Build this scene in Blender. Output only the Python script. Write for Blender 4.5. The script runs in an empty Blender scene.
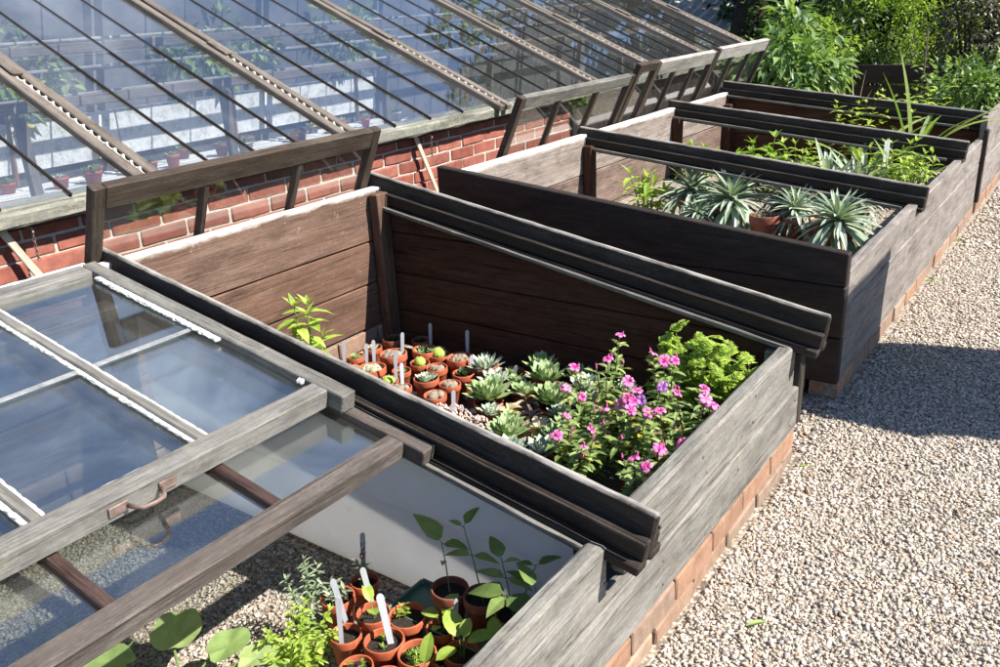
import bpy, math, random
import numpy as np
from mathutils import Vector, Matrix, Quaternion

random.seed(7)
RNG = np.random.default_rng(7)
SC = bpy.context.scene
COL = SC.collection

# ------------------------------------------------------------------ camera
cd = bpy.data.cameras.new('camera'); cam = bpy.data.objects.new('camera', cd); COL.objects.link(cam)
cd.sensor_width = 36.0; cd.lens = 30.677; cd.clip_start = 0.05; cd.clip_end = 500
cam.matrix_world = Matrix(((0.81355, -0.17422, 0.55478, 0.6778),
                           (0.57914, 0.32417, -0.74800, 0.0),
                           (-0.04920, 0.93008, 0.36407, 1.415),
                           (0, 0, 0, 1)))
SC.camera = cam
# ------------------------------------------------------------------ sky, sun, exposure
SUN_AZ, SUN_EL = math.radians(17.0), math.radians(46.5)      # azimuth from +X towards +Y
TOSUN = Vector((math.cos(SUN_EL)*math.cos(SUN_AZ), math.cos(SUN_EL)*math.sin(SUN_AZ), math.sin(SUN_EL)))
w = bpy.data.worlds.new('World'); SC.world = w; w.use_nodes = True
wn = w.node_tree
sky = wn.nodes.new('ShaderNodeTexSky'); sky.sky_type = 'NISHITA'; sky.sun_disc = False
sky.sun_elevation = SUN_EL; sky.sun_rotation = math.radians(90.0) - SUN_AZ
sky.air_density = 1.0; sky.dust_density = 0.15; sky.ozone_density = 6.0
bg = wn.nodes['Background']; bg.inputs['Strength'].default_value = 0.078
tc = wn.nodes.new('ShaderNodeTexCoord'); mp = wn.nodes.new('ShaderNodeMapping'); mp.inputs['Scale'].default_value = (1.0, 1.0, 2.2)
wn.links.new(tc.outputs['Generated'], mp.inputs['Vector'])
cn = wn.nodes.new('ShaderNodeTexNoise'); cn.inputs['Scale'].default_value = 3.2; cn.inputs['Detail'].default_value = 8; cn.inputs['Roughness'].default_value = 0.62; cn.inputs['Distortion'].default_value = 0.6
wn.links.new(mp.outputs[0], cn.inputs['Vector'])
cr = wn.nodes.new('ShaderNodeValToRGB'); cr.color_ramp.elements[0].position = 0.50; cr.color_ramp.elements[0].color = (0, 0, 0, 1); cr.color_ramp.elements[1].position = 0.72; cr.color_ramp.elements[1].color = (0.22, 0.22, 0.22, 1)
wn.links.new(cn.outputs[0], cr.inputs[0])
cm = wn.nodes.new('ShaderNodeMix'); cm.data_type = 'RGBA'; cm.inputs[7].default_value = (13, 14, 16, 1)
wn.links.new(cr.outputs[0], cm.inputs[0]); wn.links.new(sky.outputs[0], cm.inputs[6])
wn.links.new(cm.outputs[2], bg.inputs[0])
sl = bpy.data.lights.new('sun', 'SUN'); sl.energy = 5.0; sl.angle = math.radians(0.53); sl.color = (1.0, 0.955, 0.88)
so = bpy.data.objects.new('sun', sl); COL.objects.link(so)
so.rotation_euler = TOSUN.to_track_quat('Z', 'Y').to_euler(); so.location = TOSUN*30
SC.view_settings.view_transform = 'Standard'; SC.view_settings.look = 'None'
SC.view_settings.gamma = 1.0; SC.view_settings.use_curve_mapping = False
SC.view_settings.exposure = 1.25
SC.render.engine = 'CYCLES'
SC.cycles.max_bounces = 10; SC.cycles.transparent_max_bounces = 24

# ------------------------------------------------------------------ node helper
class G:
    def __init__(s, name):
        s.m = bpy.data.materials.new(name); s.m.use_nodes = True
        s.nt = s.m.node_tree; s.nt.nodes.clear()
        s.out = s.nt.nodes.new('ShaderNodeOutputMaterial')
    def n(s, t, ins=None, o=0, **props):
        nd = s.nt.nodes.new('ShaderNode'+t)
        for k, v in props.items(): setattr(nd, k, v)
        for k, v in (ins or {}).items():
            sock = nd.inputs[k]
            if isinstance(v, bpy.types.NodeSocket): s.nt.links.new(v, sock)
            else:
                if isinstance(v, (tuple, list)) and len(v) == 3 and sock.type == 'RGBA': v = (*v, 1)
                sock.default_value = v
        return nd.outputs[o]
    def ramp(s, fac, stops, interp='LINEAR'):
        nd = s.nt.nodes.new('ShaderNodeValToRGB'); cr = nd.color_ramp; cr.interpolation = interp
        while len(cr.elements) < len(stops): cr.elements.new(0.5)
        for e, (p, c) in zip(cr.elements, stops):
            e.position = p; e.color = (*c, 1) if len(c) == 3 else c
        s.nt.links.new(fac, nd.inputs[0]); return nd.outputs[0]
    def mix(s, f, a, b, blend='MIX'):
        nd = s.nt.nodes.new('ShaderNodeMix'); nd.data_type = 'RGBA'; nd.blend_type = blend
        for sock, v in ((nd.inputs[0], f), (nd.inputs[6], a), (nd.inputs[7], b)):
            if isinstance(v, bpy.types.NodeSocket): s.nt.links.new(v, sock)
            else: sock.default_value = (*v, 1) if isinstance(v, (tuple, list)) and len(v) == 3 else v
        return nd.outputs[2]
    def math(s, op, a, b=0.5, c=0.5):
        return s.n('Math', {0: a, 1: b, 2: c}, operation=op)
    def coords(s, scale, kind='Object', rnd=True):
        c = s.nt.nodes.new('ShaderNodeTexCoord').outputs[kind]
        if rnd:
            r = s.n('ObjectInfo', o=5)
            r = s.n('VectorMath', {0: r, 1: (17.3, 9.1, 5.7)}, operation='MULTIPLY')
            c = s.n('VectorMath', {0: c, 1: r}, operation='ADD')
        return s.n('Mapping', {'Vector': c, 'Scale': scale})
    def noise(s, vec, scale, detail=4, rough=0.6, dist=0.0):
        return s.n('TexNoise', {'Vector': vec, 'Scale': scale, 'Detail': detail, 'Roughness': rough, 'Distortion': dist})
    def bump(s, h, strength=0.4, dist=0.01):
        return s.n('Bump', {'Height': h, 'Strength': strength, 'Distance': dist})
    def principled(s, col, rough=0.7, bump=None, spec=0.3, **kw):
        ins = {'Base Color': col, 'Roughness': rough, 'Specular IOR Level': spec}
        if bump is not None: ins['Normal'] = bump
        ins.update(kw)
        return s.n('BsdfPrincipled', ins)
    def done(s, sh):
        s.nt.links.new(sh, s.out.inputs['Surface']); return s.m

def wood(name, dark, mid, light, lichen=0.0, edge=None, rough=0.75, scratch=0.0, spec=0.25, bstr=0.5):
    g = G(name)
    v = g.coords((7, 42, 42))
    a = g.noise(v, 1.0, 8, 0.70, 0.4)
    sp = g.noise(g.coords((70, 120, 120)), 1.0, 5, 0.8)
    v2 = g.coords((0.9, 5, 5)); b = g.noise(v2, 1.6, 4, 0.6)
    v3 = g.coords((7, 260, 260)); c = g.noise(v3, 1.0, 3, 0.6)
    fac = g.math('ADD', g.math('ADD', g.math('MULTIPLY', a, 0.42), g.math('MULTIPLY', b, 0.30)), g.math('MULTIPLY', sp, 0.28))
    col = g.ramp(fac, [(0.30, dark), (0.50, mid), (0.68, light)])
    r = g.n('ObjectInfo', o=5)
    col = g.mix(g.math('MULTIPLY_ADD', r, 0.30, 0.0), col, g.mix(1.0, col, (0.62, 0.60, 0.60), 'MULTIPLY'))
    cr = g.ramp(c, [(0.38, (0.35, 0.35, 0.35)), (0.52, (1, 1, 1))])
    col = g.mix(0.32, col, cr, 'MULTIPLY')
    ck = g.noise(g.coords((0.8, 70, 70)), 1.0, 2, 0.5, 0.15)
    ckf = g.ramp(g.math('ABSOLUTE', g.math('SUBTRACT', ck, 0.5)), [(0.0, (0.22, 0.20, 0.18)), (0.020, (1, 1, 1))])
    col = g.mix(0.75, col, ckf, 'MULTIPLY')
    pt = g.noise(g.coords((3, 9, 9)), 1.5, 6, 0.72)
    col = g.mix(0.8, col, g.ramp(pt, [(0.33, (0.50, 0.48, 0.46)), (0.50, (1, 1, 1)), (0.68, (1.18, 1.17, 1.15))]), 'MULTIPLY')
    if lichen > 0:
        v4 = g.coords((1, 1, 1)); l = g.noise(v4, 26, 6, 0.7); l2 = g.noise(v4, 3.0, 2, 0.5)
        lf = g.math('MULTIPLY', g.ramp(l, [(0.52, (0, 0, 0)), (0.62, (1, 1, 1))]), g.ramp(l2, [(0.42, (0, 0, 0)), (0.62, (1, 1, 1))]))
        col = g.mix(g.math('MULTIPLY', lf, lichen), col, (0.29, 0.285, 0.20))
    if scratch > 0:
        v5 = g.coords((7, 5, 5)); sN = g.noise(v5, 3.0, 9, 0.85, 0.2)
        col = g.mix(g.math('MULTIPLY', g.ramp(sN, [(0.60, (0, 0, 0)), (0.68, (1, 1, 1))]), scratch), col, (0.52, 0.46, 0.41))
    if edge is not None:
        gy = g.n('SeparateXYZ', {0: g.nt.nodes.new('ShaderNodeTexCoord').outputs['Generated']}, o=1)
        nz = g.noise(g.coords((6, 20, 20)), 1.5, 5, 0.7)
        e = g.math('ADD', gy, g.math('MULTIPLY', g.math('SUBTRACT', nz, 0.5), edge[1]))
        col = g.mix(g.ramp(e, [(edge[2], (0, 0, 0)), (min(edge[2]+0.10, 1.0), (1, 1, 1))]), col, edge[0])
    h = g.math('ADD', g.math('ADD', g.math('MULTIPLY', a, 0.5), g.math('MULTIPLY', c, 0.4)), g.math('MULTIPLY', sp, 0.35))
    return g.done(g.principled(col, rough, g.bump(h, bstr, 0.004), spec))

M = {}
M['grey'] = wood('weathered_grey_wood', (0.078, 0.071, 0.061), (0.19, 0.177, 0.155), (0.33, 0.312, 0.285), lichen=0.28)
M['greyB'] = wood('weathered_pink_grey_wood', (0.13, 0.11, 0.097), (0.235, 0.205, 0.185), (0.37, 0.33, 0.305), lichen=0.15)
M['brown'] = wood('brown_stained_wood', (0.085, 0.044, 0.028), (0.140, 0.078, 0.052), (0.21, 0.132, 0.098), scratch=0.3)
M['browntop'] = wood('brown_top_board_wood', (0.085, 0.046, 0.031), (0.145, 0.085, 0.060), (0.23, 0.155, 0.12), scratch=0.55, edge=((0.60, 0.55, 0.50), 0.22, 0.90))
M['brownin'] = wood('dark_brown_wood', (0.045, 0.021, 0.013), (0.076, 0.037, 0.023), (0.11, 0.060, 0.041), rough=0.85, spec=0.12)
M['brownfar'] = wood('faded_brown_wood', (0.095, 0.062, 0.048), (0.165, 0.115, 0.092), (0.28, 0.22, 0.185), scratch=0.5)
M['brownfartop'] = wood('faded_top_board_wood', (0.13, 0.10, 0.085), (0.22, 0.18, 0.155), (0.36, 0.31, 0.275), scratch=0.6, edge=((0.60, 0.56, 0.52), 0.2, 0.86))
M['black'] = wood('black_stained_wood', (0.014, 0.010, 0.008), (0.028, 0.020, 0.016), (0.056, 0.043, 0.036), rough=0.6, spec=0.25)
M['blackworn'] = wood('worn_black_wood', (0.022, 0.016, 0.012), (0.045, 0.035, 0.028), (0.12, 0.105, 0.09), rough=0.7, spec=0.25)
M['finwood'] = wood('worn_edged_black_wood', (0.020, 0.015, 0.012), (0.040, 0.032, 0.026), (0.10, 0.088, 0.076), rough=0.7, spec=0.25, edge=((0.30, 0.275, 0.245), 0.22, 0.925))
M['ledge'] = wood('worn_ledge_wood', (0.16, 0.145, 0.125), (0.33, 0.31, 0.28), (0.52, 0.49, 0.45), lichen=0.3)
M['sash'] = wood('sash_grey_wood', (0.085, 0.078, 0.068), (0.155, 0.146, 0.131), (0.25, 0.24, 0.22), lichen=0.3)
M['sashdark'] = wood('sash_dark_wood', (0.030, 0.020, 0.013), (0.060, 0.043, 0.031), (0.12, 0.095, 0.075))
M['sashbrown'] = wood('sash_brown_wood', (0.055, 0.043, 0.036), (0.10, 0.082, 0.070), (0.19, 0.165, 0.145))
M['bar'] = wood('red_brown_bar_wood', (0.040, 0.023, 0.019), (0.07, 0.042, 0.035), (0.13, 0.085, 0.07), rough=0.5)
M['eave'] = wood('mossy_eaves_wood', (0.095, 0.095, 0.07), (0.20, 0.195, 0.16), (0.34, 0.33, 0.29), lichen=0.9)
M['rafter'] = wood('rafter_wood', (0.085, 0.066, 0.052), (0.155, 0.128, 0.105), (0.24, 0.205, 0.175))
M['strip'] = wood('pale_strip_wood', (0.42, 0.33, 0.24), (0.56, 0.46, 0.35), (0.66, 0.57, 0.46))
M['stage'] = wood('whitewashed_wood', (0.55, 0.54, 0.52), (0.74, 0.73, 0.71), (0.82, 0.81, 0.80))
M['shed'] = wood('shed_wood', (0.16, 0.18, 0.16), (0.27, 0.30, 0.27), (0.38, 0.41, 0.38))

def simple(name, col, rough=0.6, spec=0.3, nscale=0, namp=0.25, bstr=0.0, bscale=80, metal=0.0):
    g = G(name); c = g.mix(0.0, col, col)
    if nscale:
        nz = g.noise(g.coords((1, 1, 1)), nscale, 5, 0.65)
        d = tuple(x*(1-namp) for x in col); l = tuple(min(x*(1+namp), 0.9) for x in col)
        c = g.ramp(nz, [(0.3, d), (0.7, l)])
    b = None
    if bstr: b = g.bump(g.noise(g.coords((1, 1, 1)), bscale, 5, 0.7), bstr, 0.004)
    return g.done(g.principled(c, rough, b, spec, Metallic=metal))
M['white'] = simple('white_paint', (0.84, 0.835, 0.81), 0.45, 0.4, 4, 0.06)
def sheetmat():
    g = G('white_plastic_sheet'); v = g.coords((1, 1, 1))
    c = g.ramp(g.noise(v, 5, 6, 0.7), [(0.3, (0.85, 0.845, 0.82)), (0.65, (0.92, 0.915, 0.90))])
    st = g.ramp(g.noise(v, 28, 6, 0.75), [(0.60, (1, 1, 1)), (0.74, (0.72, 0.69, 0.63))])
    c = g.mix(0.5, c, st, 'MULTIPLY')
    p = g.principled(c, 0.5, None, 0.35); t = g.n('BsdfTranslucent', {'Color': c})
    return g.done(g.n('MixShader', {0: 0.62, 1: p, 2: t}))
M['sheet'] = sheetmat()
M['putty'] = simple('white_putty', (0.54, 0.53, 0.50), 0.85, 0.15, 60, 0.4, 0.8, 120)
M['metal'] = simple('dull_metal', (0.30, 0.285, 0.27), 0.5, 0.5, 30, 0.3, 0.2, metal=0.6)
M['rust'] = simple('rusty_iron', (0.17, 0.115, 0.095), 0.55, 0.4, 40, 0.4, 0.3, metal=0.3)
M['rope'] = simple('white_rope', (0.52, 0.50, 0.46), 0.9, 0.1, 50, 0.2)
M['mortar'] = simple('lime_mortar', (0.42, 0.375, 0.31), 0.95, 0.1, 40, 0.2, 0.6)
M['label'] = simple('label_plastic', (0.46, 0.475, 0.51), 0.4, 0.4, 14, 0.10)
M['tray'] = simple('green_plastic', (0.09, 0.17, 0.13), 0.5, 0.4, 20, 0.15)
M['liner'] = simple('black_plastic', (0.018, 0.018, 0.02), 0.5, 0.4, 6, 0.3, 0.3, 30)
M['stem'] = simple('stem_green', (0.14, 0.20, 0.06), 0.6, 0.3, 30, 0.2)
M['stemred'] = simple('stem_red_brown', (0.16, 0.08, 0.05), 0.6, 0.3, 30, 0.2)
M['bark'] = simple('bark', (0.035, 0.028, 0.022), 0.9, 0.1, 9, 0.4, 1.0, 18)
M['corr'] = simple('grey_corrugated_sheet', (0.40, 0.375, 0.345), 0.7, 0.3, 5, 0.25)
M['insidewall'] = simple('old_dark_wall', (0.10, 0.10, 0.105), 0.9, 0.1, 3.5, 0.4, 0.4, 25)
M['slate'] = simple('dark_floor', (0.10, 0.095, 0.09), 0.8, 0.2, 6, 0.3)

def brickmat(name, cols, rough=0.9):
    g = G(name)
    r = g.n('ObjectInfo', o=5)
    base = g.ramp(r, [(i/(len(cols)-1), c) for i, c in enumerate(cols)])
    nz = g.noise(g.coords((1, 1, 1)), 22, 6, 0.7); n2 = g.noise(g.coords((1, 1, 1)), 6, 3, 0.6)
    c = g.mix(1.0, base, g.ramp(nz, [(0.3, (0.68, 0.66, 0.64)), (0.65, (1.12, 1.1, 1.08))]), 'MULTIPLY')
    c = g.mix(g.math('MULTIPLY', g.ramp(n2, [(0.58, (0, 0, 0)), (0.78, (1, 1, 1))]), 0.22), c, (0.36, 0.27, 0.22))
    return g.done(g.principled(c, rough, g.bump(nz, 0.7, 0.004), 0.2))
M['brick'] = brickmat('red_brick', [(0.19, 0.060, 0.042), (0.24, 0.080, 0.056), (0.29, 0.100, 0.072), (0.21, 0.075, 0.056), (0.31, 0.118, 0.086)])
M['brickbase'] = brickmat('orange_brick', [(0.25, 0.145, 0.095), (0.31, 0.185, 0.122), (0.23, 0.165, 0.125), (0.33, 0.235, 0.17)])

def terracotta(name, a, b):
    g = G(name)
    nz = g.noise(g.coords((1, 1, 1)), 3.0, 5, 0.65); r = g.n('ObjectInfo', o=5)
    c = g.ramp(nz, [(0.35, a), (0.68, b)])
    c = g.mix(g.math('MULTIPLY', r, 0.35), c, g.mix(1.0, c, (0.7, 0.62, 0.6), 'MULTIPLY'))
    n2 = g.noise(g.coords((1, 1, 1)), 1.6, 4, 0.7)
    c = g.mix(g.math('MULTIPLY', g.ramp(n2, [(0.58, (0, 0, 0)), (0.72, (1, 1, 1))]), 0.22), c, (0.45, 0.32, 0.25))
    return g.done(g.principled(c, 0.62, None, 0.35))
M['pot'] = terracotta('terracotta', (0.35, 0.080, 0.034), (0.45, 0.122, 0.056))
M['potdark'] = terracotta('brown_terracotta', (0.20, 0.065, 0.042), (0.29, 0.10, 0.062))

def soil(name, a, b, c):
    g = G(name)
    v = g.coords((1, 1, 1)); nz = g.n('TexVoronoi', {'Vector': v, 'Scale': 160.0}, o=1)
    gr = g.n('SeparateColor', {0: nz}, o=0)
    col = g.ramp(gr, [(0.0, a), (0.6, b), (0.93, b), (0.97, c)])
    return g.done(g.principled(col, 0.95, g.bump(g.noise(v, 110, 4, 0.7), 1.0, 0.006), 0.1))
M['soil'] = soil('potting_soil', (0.018, 0.014, 0.011), (0.05, 0.038, 0.030), (0.42, 0.39, 0.34))
M['dirt'] = soil('dry_dirt', (0.16, 0.13, 0.10), (0.30, 0.25, 0.20), (0.50, 0.46, 0.40))

PEB = [(p_, (c_[0]*0.60+.105, c_[1]*0.565+.096, c_[2]*0.53+.086)) for p_, c_ in [(0.0, (0.52, 0.47, 0.40)), (0.12, (0.66, 0.60, 0.51)), (0.26, (0.42, 0.34, 0.26)), (0.36, (0.74, 0.71, 0.66)),
       (0.48, (0.30, 0.285, 0.27)), (0.57, (0.60, 0.50, 0.38)), (0.70, (0.70, 0.65, 0.58)), (0.80, (0.44, 0.28, 0.18)),
       (0.86, (0.55, 0.51, 0.47)), (0.95, (0.20, 0.19, 0.18))]]
def pebblemat(name, k=1.0):
    g = G(name)
    r = g.n('NewGeometry', o=8)
    c = g.ramp(r, [(p, tuple(x*k for x in q)) for p, q in PEB], 'CONSTANT')
    nz = g.noise(g.coords((1, 1, 1), rnd=False), 260, 3, 0.6)
    c = g.mix(1.0, c, g.ramp(nz, [(0.3, (0.8, 0.8, 0.8)), (0.7, (1.1, 1.1, 1.1))]), 'MULTIPLY')
    c = g.mix(g.math('MULTIPLY', g.ramp(g.noise(g.coords((1, 1, 1), rnd=False), 2.3, 3, 0.6), [(0.45, (0, 0, 0)), (0.7, (1, 1, 1))]), 0.3), c, (0.36, 0.30, 0.23))
    return g.done(g.principled(c, 0.75, None, 0.25))
M['pebble'] = pebblemat('gravel_pebbles'); M['pebbleA'] = pebblemat('bed_gravel_pebbles', 0.92)
def gravelsheet(name, k=1.0):
    g = G(name)
    v = g.coords((1, 1, 1), rnd=False)
    vo = g.nt.nodes.new('ShaderNodeTexVoronoi'); vo.inputs['Scale'].default_value = 95; g.nt.links.new(v, vo.inputs['Vector'])
    r = g.n('SeparateColor', {0: vo.outputs['Color']}, o=0)
    c = g.ramp(r, [(p, tuple(x*k for x in q)) for p, q in PEB], 'CONSTANT')
    c = g.mix(1.0, c, g.ramp(vo.outputs['Distance'], [(0.35, (1, 1, 1)), (0.75, (0.35, 0.32, 0.29))]), 'MULTIPLY')
    c = g.mix(g.math('MULTIPLY', g.ramp(g.noise(v, 1.2, 4, 0.6), [(0.45, (0, 0, 0)), (0.7, (1, 1, 1))]), 0.25), c, (0.30, 0.25, 0.19))
    return g.done(g.principled(c, 0.9, g.bump(vo.outputs['Distance'], -0.9, 0.008), 0.15))
M['gravel'] = gravelsheet('gravel_sheet', 0.85)
def groundmat():
    g = G('garden_earth'); v = g.coords((1, 1, 1), rnd=False)
    c = g.ramp(g.noise(v, 1.4, 8, 0.7), [(0.35, (0.035, 0.045, 0.018)), (0.55, (0.075, 0.07, 0.04)), (0.7, (0.05, 0.075, 0.022))])
    return g.done(g.principled(c, 0.95, g.bump(g.noise(v, 20, 6, 0.7), 0.8, 0.03), 0.1))
M['ground'] = groundmat()

def glassmat(name, dirt=0.05, tint=(0.93, 0.96, 0.95), dscale=3.0, f0=1.52):
    g = G(name)
    v = g.coords((1, 1, 1))
    n1 = g.noise(v, dscale, 6, 0.7, 0.5); n2 = g.noise(v, 70, 3, 0.6)
    d = g.math('MULTIPLY', g.ramp(n1, [(0.25, (0.35, 0.35, 0.35)), (0.72, (1.6, 1.6, 1.6))]), dirt)
    d = g.math('ADD', d, g.math('MULTIPLY', g.ramp(n2, [(0.66, (0, 0, 0)), (0.72, (1, 1, 1))]), dirt*1.5))
    bf = g.n('NewGeometry', o=6)
    fr = g.n('Fresnel', {'IOR': g.math('MULTIPLY_ADD', bf, 1.0/f0 - f0, f0)})
    wav = g.bump(g.noise(v, 2.2, 2, 0.5), 0.06, 0.02)
    gl = g.n('BsdfGlossy', {'Color': (1, 1, 1, 1), 'Roughness': 0.012, 'Normal': wav})
    tr = g.n('BsdfTransparent', {'Color': (*tint, 1)})
    df = g.n('BsdfDiffuse', {'Color': (0.72, 0.71, 0.68, 1)})
    base = g.n('MixShader', {0: d, 1: tr, 2: df})
    return g.done(g.n('MixShader', {0: fr, 1: base, 2: gl}))
M['glass'] = glassmat('sash_glass', 0.012, f0=2.45)
M['glassclear'] = glassmat('clear_glass', 0.012)
M['glassroof'] = glassmat('roof_glass', 0.018, (0.94, 0.96, 0.97), 2.0, 2.15)
M['lap'] = simple('grimy_glass_lap', (0.20, 0.20, 0.195), 0.6, 0.4, 30, 0.4)
M['glassmilk'] = glassmat('dusty_glass', 0.09, (0.93, 0.95, 0.93), 4.0)

def leafmat(name, dark, mid, light, trans=0.35, rough=0.45, spec=0.4, odd=None):
    g = G(name)
    r = g.n('NewGeometry', o=8)
    st = [(0.0, dark), (0.45, mid), (0.85, light)]
    if odd: st += [(0.93, light), (0.96, odd)]
    c = g.ramp(r, st)
    nz = g.noise(g.coords((1, 1, 1), rnd=False), 45, 3, 0.6)
    c = g.mix(1.0, c, g.ramp(nz, [(0.3, (0.8, 0.82, 0.8)), (0.7, (1.12, 1.1, 1.05))]), 'MULTIPLY')
    p = g.principled(c, rough, None, spec)
    t = g.n('BsdfTranslucent', {'Color': g.mix(1.0, c, (1.25, 1.35, 0.55), 'MULTIPLY')})
    return g.done(g.n('MixShader', {0: trans, 1: p, 2: t}))
M['lf_mid'] = leafmat('leaf_mid_green', (0.10, 0.16, 0.042), (0.21, 0.30, 0.085), (0.36, 0.44, 0.17), odd=(0.46, 0.40, 0.07), spec=0.5)
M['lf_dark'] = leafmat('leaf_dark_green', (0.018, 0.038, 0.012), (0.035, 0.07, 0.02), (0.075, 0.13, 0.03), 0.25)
M['lf_bright'] = leafmat('leaf_bright_green', (0.14, 0.23, 0.035), (0.24, 0.36, 0.055), (0.36, 0.48, 0.09), 0.4)
M['lf_squash'] = leafmat('leaf_squash', (0.20, 0.29, 0.09), (0.28, 0.38, 0.14), (0.36, 0.45, 0.19), 0.3, 0.55)
M['lf_lime'] = leafmat('leaf_lime', (0.24, 0.34, 0.05), (0.34, 0.46, 0.08), (0.46, 0.56, 0.12), 0.4)
M['lf_shrub'] = leafmat('leaf_shrub', (0.06, 0.12, 0.035), (0.13, 0.22, 0.06), (0.26, 0.36, 0.13), 0.35)
M['lf_purple'] = leafmat('leaf_purple', (0.035, 0.038, 0.022), (0.075, 0.078, 0.048), (0.19, 0.185, 0.13), 0.2, 0.35)
M['lf_silver'] = leafmat('leaf_silver', (0.17, 0.235, 0.165), (0.29, 0.36, 0.27), (0.45, 0.51, 0.42), 0.15, 0.55)
M['lf_grey'] = leafmat('leaf_grey_green', (0.14, 0.19, 0.12), (0.22, 0.28, 0.18), (0.34, 0.40, 0.28), 0.2, 0.6)
M['lf_dry'] = leafmat('leaf_dry', (0.40, 0.32, 0.18), (0.58, 0.50, 0.32), (0.72, 0.66, 0.48), 0.3, 0.7)
M['lf_drybr'] = leafmat('leaf_dry_brown', (0.16, 0.105, 0.075), (0.28, 0.20, 0.15), (0.42, 0.33, 0.27), 0.2, 0.8)
M['lf_strap'] = leafmat('leaf_strap', (0.12, 0.19, 0.05), (0.22, 0.31, 0.08), (0.38, 0.45, 0.14), 0.35, 0.45)
M['su_green'] = leafmat('succulent_green', (0.16, 0.25, 0.10), (0.26, 0.36, 0.15), (0.40, 0.48, 0.24), 0.12, 0.45)
M['su_pale'] = leafmat('succulent_pale', (0.30, 0.38, 0.27), (0.42, 0.49, 0.37), (0.55, 0.60, 0.50), 0.12, 0.55)
M['su_pink'] = leafmat('succulent_pink', (0.42, 0.28, 0.25), (0.52, 0.38, 0.34), (0.62, 0.52, 0.46), 0.1, 0.6)
M['ca_green'] = leafmat('cactus_green', (0.26, 0.38, 0.05), (0.34, 0.46, 0.07), (0.40, 0.52, 0.10), 0.05, 0.5)
M['ca_brown'] = leafmat('cactus_brown', (0.15, 0.12, 0.085), (0.22, 0.17, 0.125), (0.30, 0.24, 0.18), 0.03, 0.7)
M['ca_grey'] = leafmat('cactus_grey', (0.24, 0.26, 0.16), (0.32, 0.33, 0.21), (0.42, 0.42, 0.30), 0.03, 0.6)
M['spine'] = simple('spine', (0.62, 0.55, 0.42), 0.6)
def petalmat():
    g = G('pink_petal')
    at = g.n('Attribute', attribute_name='pt', o=2)
    c = g.ramp(at, [(0.0, (0.55, 0.015, 0.14)), (0.25, (0.70, 0.03, 0.24)), (0.5, (0.82, 0.15, 0.44)), (1.0, (0.87, 0.32, 0.60))])
    r = g.n('ObjectInfo', o=5)
    c = g.mix(g.math('MULTIPLY', r, 0.45), c, g.mix(1.0, c, (0.72, 0.55, 0.85), 'MULTIPLY'))
    c = g.mix(g.ramp(r, [(0.72, (0, 0, 0)), (1.0, (0.35, 0.35, 0.35))]), c, (0.86, 0.55, 0.70))
    p = g.principled(c, 0.6, None, 0.2); t = g.n('BsdfTranslucent', {'Color': c})
    return g.done(g.n('MixShader', {0: 0.3, 1: p, 2: t}))
M['petal'] = petalmat()
M['violet'] = leafmat('violet_petal', (0.20, 0.06, 0.35), (0.28, 0.09, 0.42), (0.38, 0.18, 0.52), 0.3)

# ------------------------------------------------------------------ mesh and object helpers
WORLD = {}
def link(o, parent=None, world=None):
    COL.objects.link(o)
    world = world if world is not None else Matrix.Identity(4)
    WORLD[o] = world.copy()
    if parent is not None:
        o.parent = parent
        o.matrix_local = WORLD[parent].inverted() @ world
    else:
        o.matrix_world = world
    return o
def tag(o, label=None, cat=None, group=None, kind=None):
    if label: o['label'] = label
    if cat: o['category'] = cat
    if group: o['group'] = group
    if kind: o['kind'] = kind
    return o
def thing(name, label, cat, loc=(0, 0, 0), group=None, rot=None):
    o = bpy.data.objects.new(name, None); o.empty_display_size = 0.05
    W = Matrix.Translation(Vector(loc))
    if rot is not None: W = W @ rot.to_4x4()
    link(o, None, W); return tag(o, label, cat, group)
class MB:
    def __init__(s): s.v = []; s.f = []; s.a = []
    def add(s, vs, fs):
        b = len(s.v); s.v.extend([tuple(x) for x in vs]); s.f.extend([tuple(i+b for i in f) for f in fs])
    def mesh(s, name, mat, smooth=False):
        me = bpy.data.meshes.new(name); me.from_pydata(s.v, [], s.f); me.materials.append(mat)
        if smooth: me.polygons.foreach_set('use_smooth', [True]*len(me.polygons))
        if s.a:
            at = me.attributes.new('pt', 'FLOAT', 'POINT'); at.data.foreach_set('value', s.a)
        me.update(); return me
    def build(s, name, mat, parent=None, world=None, smooth=False):
        # vertices are given in world space relative to 'world'
        return link(bpy.data.objects.new(name, s.mesh(name, mat, smooth)), parent, world)
def at(*p): return Matrix.Translation(Vector(p))

def np_mesh(name, verts, tris, mat, smooth=False):
    me = bpy.data.meshes.new(name)
    nv, nt = len(verts), len(tris)
    me.vertices.add(nv); me.vertices.foreach_set('co', np.ascontiguousarray(verts, np.float32).ravel())
    me.loops.add(nt*3); me.loops.foreach_set('vertex_index', np.ascontiguousarray(tris, np.int32).ravel())
    me.polygons.add(nt); me.polygons.foreach_set('loop_start', np.arange(0, nt*3, 3, dtype=np.int32))
    me.polygons.foreach_set('loop_total', np.full(nt, 3, np.int32))
    if smooth: me.polygons.foreach_set('use_smooth', np.ones(nt, bool))
    me.materials.append(mat); me.update(calc_edges=True); return me

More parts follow.
